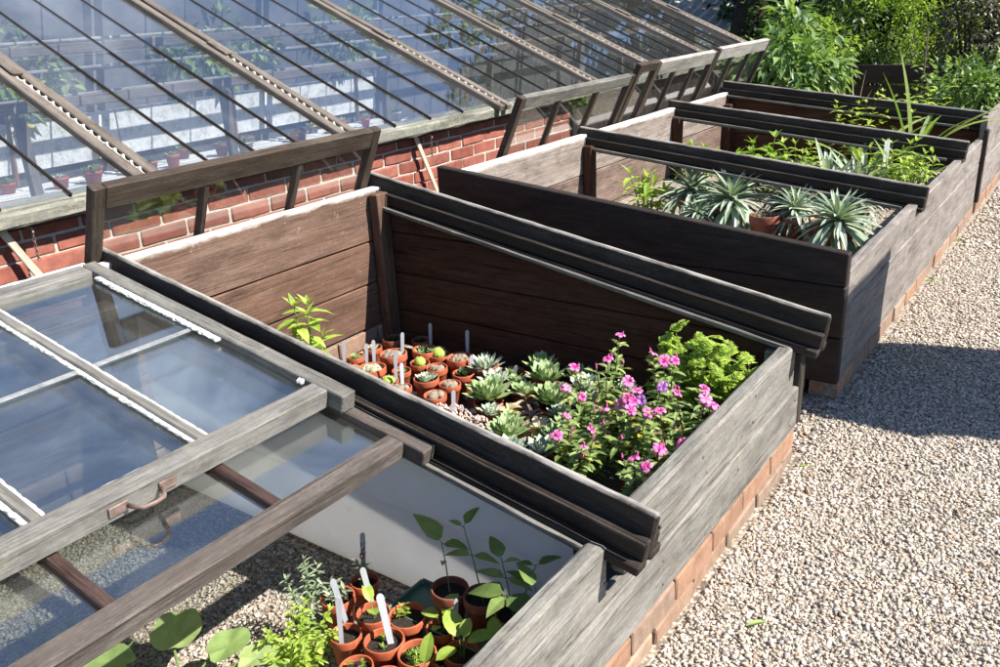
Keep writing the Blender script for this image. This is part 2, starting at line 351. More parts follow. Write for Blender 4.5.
def frame(p0, p1, wdir):
    p0, p1 = Vector(p0), Vector(p1); x = p1-p0; L = x.length; x.normalize()
    y = Vector(wdir); y = (y - x*y.dot(x)).normalized(); z = x.cross(y)
    m = Matrix((x, y, z)).transposed().to_4x4(); m.translation = p0
    return m, L
def plankmesh(L, W, T, seg=8, jit=0.0015, c=0.004, mat=None, w1=None):
    """board along +X, width along Y (-W/2..W/2), thickness along Z; w1: top offset at far end"""
    mb = MB(); c = min(c, W*0.3, T*0.3)
    prof = [(-W/2+c, -T/2), (W/2-c, -T/2), (W/2, -T/2+c), (W/2, T/2-c), (W/2-c, T/2), (-W/2+c, T/2), (-W/2, T/2-c), (-W/2, -T/2+c)]
    st = []
    xs = [0.0, c] + [L*i/seg for i in range(1, seg)] + [L-c, L]
    for k, x in enumerate(xs):
        end = 0.0 if 0 < k < len(xs)-1 else c
        t = x/L; ring = []
        for (y, z) in prof:
            yy = y; 
            if w1 is not None and y > 0: yy = y + (w1)*t
            sy = max(0.0, 1-2*end/W); sz = max(0.0, 1-2*end/T)
            jy, jz = jit if isinstance(jit, tuple) else (jit, jit)
            ring.append((x, yy*sy + random.uniform(-jy, jy), z*sz + random.uniform(-jz, jz)))
        st.append(ring)
    vs = [p for r in st for p in r]; fs = []
    for i in range(len(st)-1):
        for j in range(8):
            fs.append((i*8+j, i*8+(j+1) % 8, (i+1)*8+(j+1) % 8, (i+1)*8+j))
    fs.append(tuple(range(7, -1, -1))); b = (len(st)-1)*8; fs.append(tuple(range(b, b+8)))
    mb.add(vs, [f[::-1] for f in fs]); return mb
def plank(name, p0, p1, wdir, W, T, mat, parent, seg=8, jit=0.0015, c=0.004, w1=None, base=None):
    m, L = frame(p0, p1, wdir)
    if base is not None: m = base @ m
    return plankmesh(L, W, T, seg, jit, c, None, w1).build(name, mat, parent, m)
def tube(mb, pts, rad, n=6, cap=True):
    pts = [Vector(p) for p in pts]; rings = []
    prev = None
    for i, p in enumerate(pts):
        d = (pts[min(i+1, len(pts)-1)] - pts[max(i-1, 0)])
        if d.length < 1e-9: d = Vector((0, 0, 1))
        d.normalize()
        if prev is None:
            u = d.orthogonal().normalized()
        else:
            u = (prev - d*prev.dot(d)); u = u.normalized() if u.length > 1e-6 else d.orthogonal().normalized()
        prev = u; v = d.cross(u); r = rad[i] if isinstance(rad, (list, tuple)) else rad
        rings.append([p + u*(r*math.cos(2*math.pi*k/n)) + v*(r*math.sin(2*math.pi*k/n)) for k in range(n)])
    vs = [q for r in rings for q in r]; fs = []
    for i in range(len(rings)-1):
        for k in range(n): fs.append((i*n+k, i*n+(k+1) % n, (i+1)*n+(k+1) % n, (i+1)*n+k))
    if cap: fs.append(tuple(range(n-1, -1, -1))); b = (len(rings)-1)*n; fs.append(tuple(range(b, b+n)))
    mb.add(vs, fs)
def lathe(mb, prof, n=24, cen=(0, 0, 0)):
    cx, cy, cz = cen; vs = []; fs = []
    for (r, z) in prof:
        for k in range(n):
            a = 2*math.pi*k/n; vs.append((cx+r*math.cos(a), cy+r*math.sin(a), cz+z))
    for i in range(len(prof)-1):
        for k in range(n): fs.append((i*n+k, i*n+(k+1) % n, (i+1)*n+(k+1) % n, (i+1)*n+k))
    mb.add(vs, fs)
def boxmb(x0, x1, y0, y1, z0, z1, mb=None):
    mb = mb or MB()
    mb.add([(x0, y0, z0), (x1, y0, z0), (x1, y1, z0), (x0, y1, z0), (x0, y0, z1), (x1, y0, z1), (x1, y1, z1), (x0, y1, z1)],
           [(3, 2, 1, 0), (4, 5, 6, 7), (0, 1, 5, 4), (1, 2, 6, 5), (2, 3, 7, 6), (3, 0, 4, 7)])
    return mb
def prism(mb, poly, axis, a0, a1):
    """poly: 2d points; axis 1: (x,z) extruded in y"""
    n = len(poly); vs = []
    for a in (a0, a1):
        for (u, v) in poly: vs.append((u, a, v) if axis == 1 else (a, u, v))
    fs = [tuple(range(n)), tuple(range(2*n-1, n-1, -1))] + [(i+n, (i+1) % n+n, (i+1) % n, i) for i in range(n)]
    mb.add(vs, fs); return mb
# leaves -------------------------------------------------------------
UP = Vector((0, 0, 1))
def rv(a=1.0): return Vector((random.uniform(-a, a), random.uniform(-a, a), random.uniform(-a, a)))
def blade(mb, base, d, L, W, droop=0.6, segs=4, fold=0.2, prof=None, twist=0.0):
    d = Vector(d).normalized(); p = Vector(base)
    side = d.cross(UP)
    side = side.normalized() if side.length > 1e-3 else Vector((1, 0, 0))
    if twist: side = Quaternion(d, twist) @ side
    prof = prof or [0.25, 0.85, 1.0, 0.7, 0.02]
    vs = []; n = segs+1
    for i in range(n):
        t = i/segs; q = t*(len(prof)-1); a = int(min(q, len(prof)-2)); wv = (prof[a]*(1-(q-a)) + prof[a+1]*(q-a))*W/2
        nrm = side.cross(d).normalized()
        vs += [p - side*wv + nrm*(fold*wv), p, p + side*wv + nrm*(fold*wv)]
        ax = side; d = (Quaternion(ax, -droop/segs) @ d) if True else d
        p = p + d*(L/segs)
    fs = []
    for i in range(segs):
        b = i*3; fs += [(b, b+1, b+4, b+3), (b+1, b+2, b+5, b+4)]
    mb.add(vs, fs)
def broadleaf(mb, base, d, L, W, cup=0.16, tilt=0.0):
    d = Vector(d).normalized(); side = d.cross(UP).normalized(); nrm = side.cross(d).normalized(); n = 26; rings = (.0, .35, .7, 1.0)
    ph = random.uniform(0, 6); vs = []; fs = []; c = Vector(base) + d*L*.42
    for j, rr in enumerate(rings):
        if j == 0: vs.append(c - nrm*L*.03); continue
        for k in range(n):
            a = 2*math.pi*k/n; notch = 1 - .25*math.exp(-((a-math.pi)/.35)**2)
            rad = rr*notch*(1 + .025*math.sin(5*a+ph))
            x = math.cos(a)*L*.55*rad; y = math.sin(a)*W*.5*rad
            z = cup*L*(rr**2)*.5 + .035*L*abs(math.sin(2.5*a))*rr*1.2 + .025*L*rr*rr*math.sin(4*a+ph) - .10*L*max(math.cos(a), 0)*rr**3 - .02*L
            vs.append(c + d*x + side*y + nrm*z)
    for k in range(n): fs.append((0, 1+k, 1+(k+1) % n))
    for j in range(2):
        b = 1+j*n
        for k in range(n): fs.append((b+k, b+n+k, b+n+(k+1) % n, b+(k+1) % n))
    mb.add(vs, fs)
def fleshy(mb, base, d, L, W, T, curl=0.5, segs=4, prof=None):
    d = Vector(d).normalized(); p = Vector(base); side = d.cross(UP)
    side = side.normalized() if side.length > 1e-3 else Vector((1, 0, 0))
    prof = prof or [0.45, 0.8, 1.0, 0.75, 0.05]; vs = []
    for i in range(segs+1):
        t = i/segs; q = t*(len(prof)-1); a = int(min(q, len(prof)-2)); k = prof[a]*(1-(q-a)) + prof[a+1]*(q-a)
        nrm = side.cross(d).normalized(); wv = W*k/2; tv = T*(0.4+0.6*k)*k
        vs += [p-side*wv+nrm*tv*0.25, p-nrm*tv*0.6, p+side*wv+nrm*tv*0.25, p+nrm*tv*0.15]
        d = Quaternion(side, curl/segs) @ d; p = p + d*(L/segs)
    fs = []
    for i in range(segs):
        b = i*4
        for j in range(4): fs.append((b+j, b+(j+1) % 4, b+4+(j+1) % 4, b+4+j))
    b = segs*4; fs.append((b, b+1, b+2, b+3)); mb.add(vs, fs)
def rosette(mb, c, R, n=34, el0=1.35, el1=0.15, W=0.35, T=0.12, curl=0.35):
    c = Vector(c)
    for i in range(n):
        t = i/(n-1); a = i*2.39996 + random.uniform(-.15, .15); el = el0+(el1-el0)*(t**0.8)
        L = R*(0.40+0.62*t)*random.uniform(.92, 1.06)
        d = Vector((math.cos(a)*math.cos(el), math.sin(a)*math.cos(el), math.sin(el)))
        fleshy(mb, c + Vector((math.cos(a), math.sin(a), 0))*R*0.06 - UP*(0.10*R*t), d, L, L*W*1.2, R*T, curl)
def archrosette(mb, c, R, n=44, W=0.11, droop=1.1):
    c = Vector(c)
    for i in range(n):
        t = i/(n-1); a = i*2.39996 + random.uniform(-.2, .2); el = 1.35-1.75*(t**0.75)+random.uniform(-.1, .1)
        L = R*(0.62+0.5*t)*random.uniform(.85, 1.1)
        d = Vector((math.cos(a)*math.cos(el), math.sin(a)*math.cos(el), math.sin(el)))
        blade(mb, c + UP*(0.12*R*(1-t)), d, L, L*W*random.uniform(.85, 1.2), droop*random.uniform(.5, 1.1)*(0.4+0.6*t), 5, 0.45, [0.5, 0.75, 1.0, 0.9, 0.6, 0.04])
def ball(mb, c, r, ribs=11, h=1.0, nr=9, ns=33):
    vs = []; fs = []
    for i in range(nr+1):
        th = math.pi*i/nr
        for k in range(ns):
            a = 2*math.pi*k/ns; q = r*(1+0.07*math.cos(ribs*a)*math.sin(th))
            vs.append((c[0]+q*math.sin(th)*math.cos(a), c[1]+q*math.sin(th)*math.sin(a), c[2]+q*h*math.cos(th)))
    for i in range(nr):
        for k in range(ns): fs.append((i*ns+k, (i+1)*ns+k, (i+1)*ns+(k+1) % ns, i*ns+(k+1) % ns))
    mb.add(vs, fs)
def spines(mb, c, r, n=90, L=0.25, w=0.02, h=1.0):
    c = Vector(c)
    for _ in range(n):
        d = Vector((random.gauss(0, 1), random.gauss(0, 1), random.gauss(0.5, 1))).normalized(); p = c + Vector((d.x*r, d.y*r, d.z*r*h))
        s = d.orthogonal().normalized()*(r*w); d2 = (d+rv(.5)).normalized()
        mb.add([p-s, p+s, p+d2*(r*L)], [(0, 1, 2)])

# leaf cloud, vectorised: pointed, folded leaves (4 triangles each)
def leafcloud(pos, nrm, size, W=0.5, droop=0.3, rng=RNG):
    n = len(pos); d = nrm + rng.normal(0, .45, (n, 3)); d[:, 2] -= droop; d /= np.linalg.norm(d, axis=1, keepdims=True)
    up = np.tile([0., 0, 1.], (n, 1)) + rng.normal(0, .35, (n, 3))
    s = np.cross(d, up); s /= np.maximum(np.linalg.norm(s, axis=1, keepdims=True), 1e-6); u = np.cross(s, d)
    L = size[:, None]; wv = L*W/2
    v0 = pos; v1 = pos + d*L*.42 - s*wv + u*L*.10; v2 = pos + d*L*.45; v3 = pos + d*L*.42 + s*wv + u*L*.10; v4 = pos + d*L - u*L*.12
    V = np.stack([v0, v1, v2, v3, v4], 1).reshape(-1, 3)
    T = np.array([[0, 2, 1], [0, 3, 2], [1, 2, 4], [2, 3, 4]]); T = (T[None] + (np.arange(n)*5)[:, None, None]).reshape(-1, 3)
    return V, T
def clumps(center, radii, nc, per, csize, shell=0.55, rng=RNG, zmin=None):
    """clump centres through an ellipsoid, leaves around each; returns positions and outward normals"""
    d = rng.normal(0, 1, (nc, 3)); d /= np.linalg.norm(d, axis=1, keepdims=True)
    rr = (shell + (1-shell)*rng.random((nc, 1)))*rng.uniform(.82, 1.12, (nc, 1))
    cc = np.array(center) + d*rr*np.array(radii)
    P = []; Nn = []
    for i in range(nc):
        e = rng.normal(0, 1, (per, 3)); e /= np.linalg.norm(e, axis=1, keepdims=True)
        p = cc[i] + e*csize*rng.random((per, 1))**.5*rng.uniform(.6, 1.3)
        P.append(p); Nn.append(e*.7 + d[i]*.6)
    P = np.concatenate(P); Nn = np.concatenate(Nn)
    if zmin is not None: k = P[:, 2] > zmin; P, Nn = P[k], Nn[k]
    return P, Nn
def cloudobj(name, P, Nn, size, mat, parent, world, W=0.5, droop=0.3):
    s = RNG.uniform(.7, 1.3, len(P))*size
    V, T = leafcloud(P, Nn, s, W, droop)
    t = np.array(world.translation); V = V - t
    return link(bpy.data.objects.new(name, np_mesh(name, V, T, mat)), parent, world)

# ================================================================== GROUND
def sheet(name, x0, x1, y0, y1, z, mat, kind='structure', nx=1, ny=1):
    mb = MB(); vs = [(x0+(x1-x0)*i/nx, y0+(y1-y0)*j/ny, z) for j in range(ny+1) for i in range(nx+1)]
    mb.add(vs, [(j*(nx+1)+i, j*(nx+1)+i+1, (j+1)*(nx+1)+i+1, (j+1)*(nx+1)+i) for j in range(ny) for i in range(nx)])
    return tag(mb.build(name, mat), kind=kind)
sheet('ground', -150, 150, -150, 150, -0.02, M['ground'])
sheet('gravel_path', -2.24, 2.6, -3.0, 9.5, 0.0, M['gravel'])

def pebbles(name, regions, mat, smin, smax, seed, z):
    rng = np.random.default_rng(seed)
    ico = np.array([(-1, -1, -1), (1, -1, -1), (1, 1, -1), (-1, 1, -1), (-1, -1, 1), (1, -1, 1), (1, 1, 1), (-1, 1, 1)])*0.66
    tri = np.array([(0, 2, 1), (0, 3, 2), (4, 5, 6), (4, 6, 7), (0, 1, 5), (0, 5, 4), (1, 2, 6), (1, 6, 5), (2, 3, 7), (2, 7, 6), (3, 0, 4), (3, 4, 7)])
    proto = np.stack([ico*rng.uniform(.55, 1.3, (8, 1)) + rng.normal(0, .16, (8, 3)) for _ in range(40)])
    XY = []; S = []
    for (x0, x1, y0, y1, n, k) in regions:
        XY.append(np.stack([rng.uniform(x0, x1, n), rng.uniform(y0, y1, n)], 1)); S.append((smin + (smax-smin)*rng.random(n)**2.2)*k)
    XY = np.concatenate(XY); S = np.concatenate(S); N = len(S)
    V = proto[rng.integers(0, 40, N)]*(S[:, None, None]*np.stack([rng.uniform(.8, 1.3, N), rng.uniform(.6, 1.0, N), rng.uniform(.38, .7, N)], 1)[:, None, :])
    tx = rng.normal(0, .5, N); az = rng.uniform(0, 6.283, N)
    c, s = np.cos(tx)[:, None], np.sin(tx)[:, None]; y = V[..., 1]*c - V[..., 2]*s; zz = V[..., 1]*s + V[..., 2]*c; x = V[..., 0]
    c, s = np.cos(az)[:, None], np.sin(az)[:, None]
    V = np.stack([x*c - y*s + XY[:, :1], x*s + y*c + XY[:, 1:], zz + (S*rng.uniform(.05, .75, N))[:, None] + z], -1)
    T = (tri[None] + (np.arange(N)*8)[:, None, None]).reshape(-1, 3)
    return link(bpy.data.objects.new(name, np_mesh(name, V.reshape(-1, 3), T, mat)))
tag(pebbles('path_gravel', [(0.02, 0.80, 1.2, 3.2, 58000, .74), (0.02, 0.62, 3.2, 5.2, 26000, .82), (0.02, 0.5, 5.2, 8.6, 10000, 1.2), (-0.9, 0.02, 2.5, 2.9, 2500, 1.0),
                            (0.80, 1.5, 0.9, 4.2, 7000, 1.25)], M['pebble'], 0.0044, 0.0118, 3, 0.0),
    'pale mixed gravel covering the garden path', 'gravel', kind='stuff')

# ================================================================== BRICKS (shared meshes)
def brickmeshes(L, D, H, mat, n=6, c=0.004, name='brick'):
    out = []
    for i in range(n):
        mb = plankmesh(L, D, H, 2, 0.0022, c); me = mb.mesh(name, mat); out.append(me)
    return out
def put(name, me, parent, world): return link(bpy.data.objects.new(name, me), parent, world)
RY = Matrix.Rotation(math.pi/2, 4, 'Z')                            # local X -> world Y

# ================================================================== GREENHOUSE
XW = -2.25
TG = math.tan(math.radians(23.6))
def roofz(x): return 0.87 + TG*(-2.2-x)
gh = thing('greenhouse', 'long low greenhouse with red brick wall and sloping glass roof behind the frames', 'greenhouse', (XW, 0, 0))
boxmb(0.006, 0.20, 0, 8.45, -0.02, 0.795).build('wall_core', M['mortar'], gh, at(XW-0.206, -0.45, 0))
bm_ = brickmeshes(0.197, 0.102, 0.0555, M['brick'])
low = MB(); PITCH = 0.2075; CH = 0.0637
for k in range(13):
    zc = 0.741 - 0.0045 + (k-1)*(-CH) + CH/2 + 0.0035
    for i in range(42):
        y = -0.45 + i*PITCH + (0.104 if k % 2 else 0.0) + random.uniform(-.003, .003)
        if y > 7.85: continue
        x = XW - 0.051 + random.uniform(-.0025, .0025)
        if k <= 5 and y > 0.55:
            put('brick', bm_[random.randrange(6)], gh, at(x, y, zc) @ RY)
        else: boxmb(x-0.051, x+0.051, y, y+0.197, zc-0.0277, zc+0.0277, low)
low.v = [(a-XW, b, c) for a, b, c in low.v]
tag(low.build('lower_brickwork', M['brick'], gh, at(XW, 0, 0)), kind='stuff')
for i in range(15):
    plank('dark_board', (XW+0.012, 4.93+i*0.206, 0.0), (XW+0.012, 4.93+i*0.206, 0.778), (0, 1, 0), 0.20, 0.02, M['black'], gh, 4)  # dark boards set in front of the far brickwork
# eaves beam in lengths, drip board under it
for a, b in ((-0.5, 2.25), (2.253, 5.1), (5.103, 8.03)):
    plank('eaves_beam', (-2.235, a, 0.833), (-2.235, b, 0.833), (1, 0, 0), 0.15, 0.056, M['eave'], gh, 26, 0.003, 0.010)
plank('wall_plate', (-2.285, -0.5, 0.793), (-2.285, 8.03, 0.793), (1, 0, 0), 0.09, 0.022, M['blackworn'], gh, 10)
RAF = [-0.33, 0.70, 1.756, 2.778, 3.946, 5.03, 5.956, 6.97, 7.985]
XT = -4.02
for i, y in enumerate(RAF):
    for s in (-1, 1):
        yy = y + s*0.032
        plank('rafter', (-2.125, yy, roofz(-2.125)+0.020), (XT, yy, roofz(XT)+0.020), (0, 1, 0), 0.044, 0.032, M['rafter'], gh, 14, 0.001, 0.004)
    # twisted cord lying in the gap
    mb = MB(); pts = []
    for k in range(120):
        t = k/119; x = -2.17 + (-2.95+2.17)*t
        pts.append((x, y + 0.006*math.sin(k*0.9), roofz(x)+0.026 + 0.006*math.cos(k*0.9)))
    tube(mb, pts, 0.0058, 5)
    mb.v = [(a-XW, b, c) for a, b, c in mb.v]; mb.build('cord', M['rope'], gh, at(XW, 0, 0))
    plank('cord_cleat', (-2.93, y-0.0, roofz(-2.93)+0.046), (-3.06, y, roofz(-3.06)+0.046), (0, 1, 0), 0.045, 0.014, M['rafter'], gh, 3)
for i in range(len(RAF)-1):
    a, b = RAF[i]+0.054, RAF[i+1]-0.054; NP = 4
    for k in range(NP):
        y0 = a+(b-a)*k/NP; y1 = a+(b-a)*(k+1)/NP
        for (xa, xb, lift) in ((-2.185, -3.12, 0.000), (-3.10, XT, 0.005)):
            ga, gb = y0+0.004, y1-0.004
            m, L = frame((xa, (ga+gb)/2, roofz(xa)+0.010+lift+random.uniform(-.001, .001)), (xb, (ga+gb)/2, roofz(xb)+0.010+lift+random.uniform(-.001, .001)), (0, 1, random.uniform(-.006, .006)))
            boxmb(0, L, -(gb-ga)/2, (gb-ga)/2, -0.0015, 0.0015).build('pane', M['glassroof'], gh, m)
        if k: plank('glazing_bar', (-2.175, y0, roofz(-2.175)+0.014), (XT, y0, roofz(XT)+0.014), (0, 1, 0), 0.008, 0.014, M['black'], gh, 6, 0.0004, 0.002)
plank('bottom_rail', (-2.205, -0.4, 0.869), (-2.205, 8.03, 0.869), (1, 0, -0.43), 0.052, 0.014, M['eave'], gh, 24, 0.002, 0.003)
plank('ridge_board', (XT, -0.45, roofz(XT)+0.05), (XT, 8.05, roofz(XT)+0.05), (1, 0, 0), 0.16, 0.04, M['eave'], gh, 10)
plank('bargeboard', (-2.12, 8.045, roofz(-2.12)-0.03), (XT, 8.045, roofz(XT)-0.03), (0, 0, 1), 0.13, 0.03, M['rafter'], gh, 8)
# interior: back wall, floor, white staging, wall battens
boxmb(0, 0.2, 0, 8.45, -0.7, 1.66).build('back_wall', M['insidewall'], gh, at(XT-0.16, -0.45, 0))
for i in range(5): boxmb(0, .02, 0, 1.04, 0, 0.25).build('white_panel', M['stage'], gh, at(-3.965, -0.42+i*1.05, 0.70))
boxmb(0, 1.6, 0, 8.4, 0, 0.05).build('floor_slab', M['slate'], gh, at(XT+0.05, -0.43, -0.7))
boxmb(0, 0.10, 0, 8.4, -0.65, 0.78).build('inner_wall_face', M['insidewall'], gh, at(XW-0.306, -0.43, 0))
for nm, x0, x1, z in (('staging', -3.93, -3.51, 0.62),):
    for j in range(4 if x1 > -3.7 else 2):
        xx = x0 + 0.05 + j*0.105
        plank('staging_slat', (xx, -0.3, z), (xx, 4.9, z), (1, 0, 0), 0.085, 0.022, M['stage'], gh, 4)
for y in np.arange(0.1, 4.9, 0.62):
    plank('staging_post', (-3.58, y, -0.65), (-3.58, y, 0.608), (0, 1, 0), 0.05, 0.05, M['stage'], gh, 2)
for z in (1.06, 1.19, 1.33):
    plank('wall_batten', (-3.84, -0.4, z), (-3.84, 7.95, z), (0, 0, 1), 0.016, 0.014, M['ledge'], gh, 6)
for x, z in ((-3.0, 1.10), (-3.5, 1.30)):
    plank('purlin', (x, -0.4, z), (x, 7.98, z), (0, 0, 1), 0.045, 0.03, M['rafter'], gh, 6)
for y in RAF[:-1]:
    plank('tie_post', (-3.02, y, -0.65), (-3.02, y, 1.06), (0, 1, 0), 0.04, 0.04, M['rafter'], gh, 2)
# creepers on the back wall inside
for y, r in ((0.9, .35), (2.1, .45), (3.5, .5), (4.6, .4), (5.9, .5)):
    t = thing('wall_creeper', {0.9: 'nearest green creeper on the wall inside the greenhouse', 2.1: 'green creeper seen through the second bay of roof glass', 3.5: 'green creeper seen through the middle bay of roof glass', 4.6: 'green creeper seen through roof glass under the tree reflection', 5.9: 'farthest green creeper on the wall inside the greenhouse'}[y], 'creeper', (-3.93, y, 0.64), 'creepers inside the greenhouse')
    P, Nn = clumps((-3.93, y, 1.22), (0.07, r, 0.24), 34, 14, 0.06)
    P[:, 0] = np.maximum(P[:, 0], -4.0)
    cloudobj('foliage', P, Nn, 0.07, M['lf_mid'], t, at(-3.93, y, 0.64))
    mb = MB(); tube(mb, [(0, 0, 0), (0.0, .03, .3), (0, -.02, .6)], [.012, .009, .005], 5); mb.build('stem', M['stemred'], t, at(-3.93, y, 0.64))
# pots on the inside staging
for i in range(26):
    y = 0.45 + i*0.17 + random.uniform(-.05, .05); up = i % 3 == 0
    x, z, r = (-3.82, 0.633, .04) if up else (random.uniform(-3.68, -3.62), 0.633, random.uniform(.03, .05))
    h = r*random.uniform(1.2, 1.9)
    ordn = ['first', 'second', 'third', 'fourth', 'fifth', 'sixth', 'seventh', 'eighth', 'ninth', 'tenth', 'eleventh', 'twelfth', 'thirteenth', 'fourteenth', 'fifteenth', 'sixteenth', 'seventeenth', 'eighteenth', 'nineteenth', 'twentieth', 'twenty-first', 'twenty-second', 'twenty-third', 'twenty-fourth', 'twenty-fifth', 'twenty-sixth'][i]
    t = thing('staged_pot', f'pot on the white staging inside the greenhouse, {ordn} from the left', 'plant pot', (x, y, z), 'pots on the greenhouse staging')
    mb = MB(); lathe(mb, [(0, 0), (r*.7, 0), (r*.93, h*.75), (r, h*.75), (r, h), (r*.9, h), (r*.88, h*.85), (0, h*.85)], 14)
    mb.build('pot', random.choice([M['pot'], M['potdark'], M['metal'], M['pot']]), t, at(x, y, z), True)
    mb = MB(); rosette(mb, (0, 0, h*.85), r*random.uniform(1.0, 1.6), 16); mb.build('plant', random.choice([M['lf_mid'], M['su_pale'], M['lf_shrub']]), t, at(x, y, z))

# ================================================================== COLD FRAME, near unit
SL = 0.1715
F1 = thing('cold_frame', 'weathered near cold frame of grey boards on an orange brick base', 'cold frame', (-0.85, 1.3, 0))
bb = brickmeshes(0.214, 0.10, 0.066, M['brickbase'])
def basebricks(parent, y0, y1, ztops, x=-0.052, n0=0):
    for k, zt in enumerate(ztops):
        y = y0 - (0.11 if k % 2 else 0)
        while y < y1 - 0.03:
            a = max(y, y0)
            if a > y0 or not (k % 2):
                put('brick', bb[random.randrange(6)], parent, at(x+random.uniform(-.004, .004), a, zt-0.033) @ RY @ Matrix.Rotation(random.uniform(-.012, .012), 4, 'Z') @ Matrix.Diagonal((min(1.0, (y1-a)/0.214), 1, 1, 1)))
            y += 0.2235
def corebox(parent, x0, x1, y0, y1, z0, z1): boxmb(0, x1-x0, 0, y1-y0, 0, z1-z0).build('mortar_bed', M['dirt'], parent, at(x0, y0, z0))
basebricks(F1, 0.226, 2.455, (0.117, 0.043))
corebox(F1, -0.10, -0.010, 0.20, 2.455, -0.015, 0.113)
# front: one long lower board, an upper board for each bay
plank('front_board', (-0.022, 0.12, 0.192), (-0.022, 2.475, 0.192), (0, 0, 1), 0.143, 0.042, M['grey'], F1, 26, 0.0018, 0.005)
plank('front_board', (-0.038, 0.13, 0.330), (-0.038, 1.257, 0.330), (0, 0, 1), 0.130, 0.042, M['grey'], F1, 14, 0.0018, 0.006)
plank('front_board', (-0.036, 1.338, 0.334), (-0.036, 2.438, 0.334), (0, 0, 1), 0.140, 0.042, M['grey'], F1, 14, 0.0018, 0.006)
# back boards (inner faces at x=-1.68)
zb = [0.195, 0.375, 0.545, 0.752]
for i in range(3):
    plank('back_board', (-1.705, 0.10, (zb[i]+zb[i+1])/2), (-1.705, 2.46, (zb[i]+zb[i+1])/2), (0, 0, 1), zb[i+1]-zb[i]-0.005, 0.04, M['browntop' if i == 2 else 'brown'], F1, 16, 0.0013, 0.004)
for i in range(12):
    put('brick', bb[i % 6], F1, at(-1.73, 0.11+i*0.2235 if i < 11 else 2.25, 0.155) @ RY) if i < 11 else None
    if i < 11: put('brick', bb[(i*5+2) % 6], F1, at(-1.73, 0.11+i*0.2235, 0.081) @ RY)
corebox(F1, -1.775, -1.692, 0.11, 2.46, -0.015, 0.188)
# divider between the bays (white on the near face) and the far side
def sidewall(parent, y, T, levels, top0, top1, x0, x1, mat, name='side_board'):
    """horizontal boards, the top one tapered from top0 at x0 (back) to top1 at x1 (front)"""
    def top(x): return top0 + (top1-top0)*(x-x0)/(x1-x0)
    for i in range(len(levels)):
        za = levels[i]; last = i == len(levels)-1; zn = None if last else levels[i+1]-0.004
        pts = []
        # clip by the sloping top
        if last or top(x1) < zn:
            xe = x1
            if not last and top(x1) < zn:
                xs = x0 + (zn-top0)/(top1-top0)*(x1-x0)
                poly = [(x0, za), (x1, za), (x1, max(top(x1), za+0.002)), (max(xs, x0), zn), (x0, zn)]
                if top(x1) < za:
                    xz = x0 + (za-top0)/(top1-top0)*(x1-x0); poly = [(x0, za), (xz, za), (max(xs, x0), zn), (x0, zn)]
            else:
                if top(x1) < za:
                    xz = x0 + (za-top0)/(top1-top0)*(x1-x0); poly = [(x0, za), (xz, za), (x0, top0)]
                else: poly = [(x0, za), (x1, za), (x1, top(x1)), (x0, top0)]
        else: poly = [(x0, za), (x1, za), (x1, zn), (x0, zn)]
        n = len(poly)
        mb = MB(); prism(mb, [(u-x0, v-za) for u, v in poly], 1, -T/2, T/2)
        mb.v = [(a, c, -b) for a, b, c in mb.v]                      # local: length X, height Y
        o = mb.build(name, mat, parent, Matrix.Translation((x0, y, za)) @ Matrix.Rotation(math.pi/2, 4, 'X'))
        bv = o.modifiers.new('b', 'BEVEL'); bv.width = 0.004; bv.segments = 1
def rail(parent, y, x0, x1, z0, slope, fin=0.010, steps=((0.055, 0.030), (0.104, 0.052)), fh=0.0, depth=0.128, side=0, mats=('finwood', 'black', 'ledge'), endcut=0.03):
    """double-stepped sash runner along X, fin top at z0 - slope*x; steps: (drop, half width)"""
    top = lambda x: z0 - slope*x
    d = Vector((x1-x0, 0, top(x1)-top(x0))); up = Vector((-d.z, 0, d.x)).normalized()
    a, b = Vector((x0, y, top(x0))), Vector((x1, y, top(x1)))
    r = thing_part = None
    root = plank('runner_fin', a - up*0.058, b - up*0.058, up, 0.116, fin*2, M[mats[0]], parent, 30, 0.0012, 0.007)
    base = WORLD[root]
    for k, (dr, hw) in enumerate(steps):
        for s in (-1, 1):
            if side and s != side: continue
            T = (steps[k+1][0] if k+1 < len(steps) else depth) - dr
            w0 = fin if k == 0 else fin
            c = hw/2 + fin/2
            aa = a - up*(dr+T/2) + Vector((0, s*c, 0)); bb_ = b - up*(dr+T/2) + Vector((-0.002, s*c, 0))
            plank('runner_ledge', aa, bb_, (0, 1, 0), hw-fin-0.001, T-0.001, M[mats[1]], root, 16, 0.0008, 0.003)
            # worn lip along the edge of the ledge
            plank('ledge_lip', a - up*(dr+0.003) + Vector((0, s*(hw+0.006), 0)), b - up*(dr+0.003) + Vector((-(0.004 if k == 0 else 0.085), s*(hw+0.006), 0)), (0, 1, 0), 0.006 if k == 0 else 0.012, 0.008 if k == 0 else 0.014, M['sash'] if k else M['blackworn'], root, 24, 0.0009, 0.002)
    return root
rail(F1, 1.293, -1.775, 0.080, 0.4927, SL)
rail(F1, 2.452, -1.775, 0.075, 0.5165, 0.1644)
rail(F1, 0.135, -1.775, 0.075, 0.4927, SL)
top = lambda x: 0.4927 - SL*x - 0.130
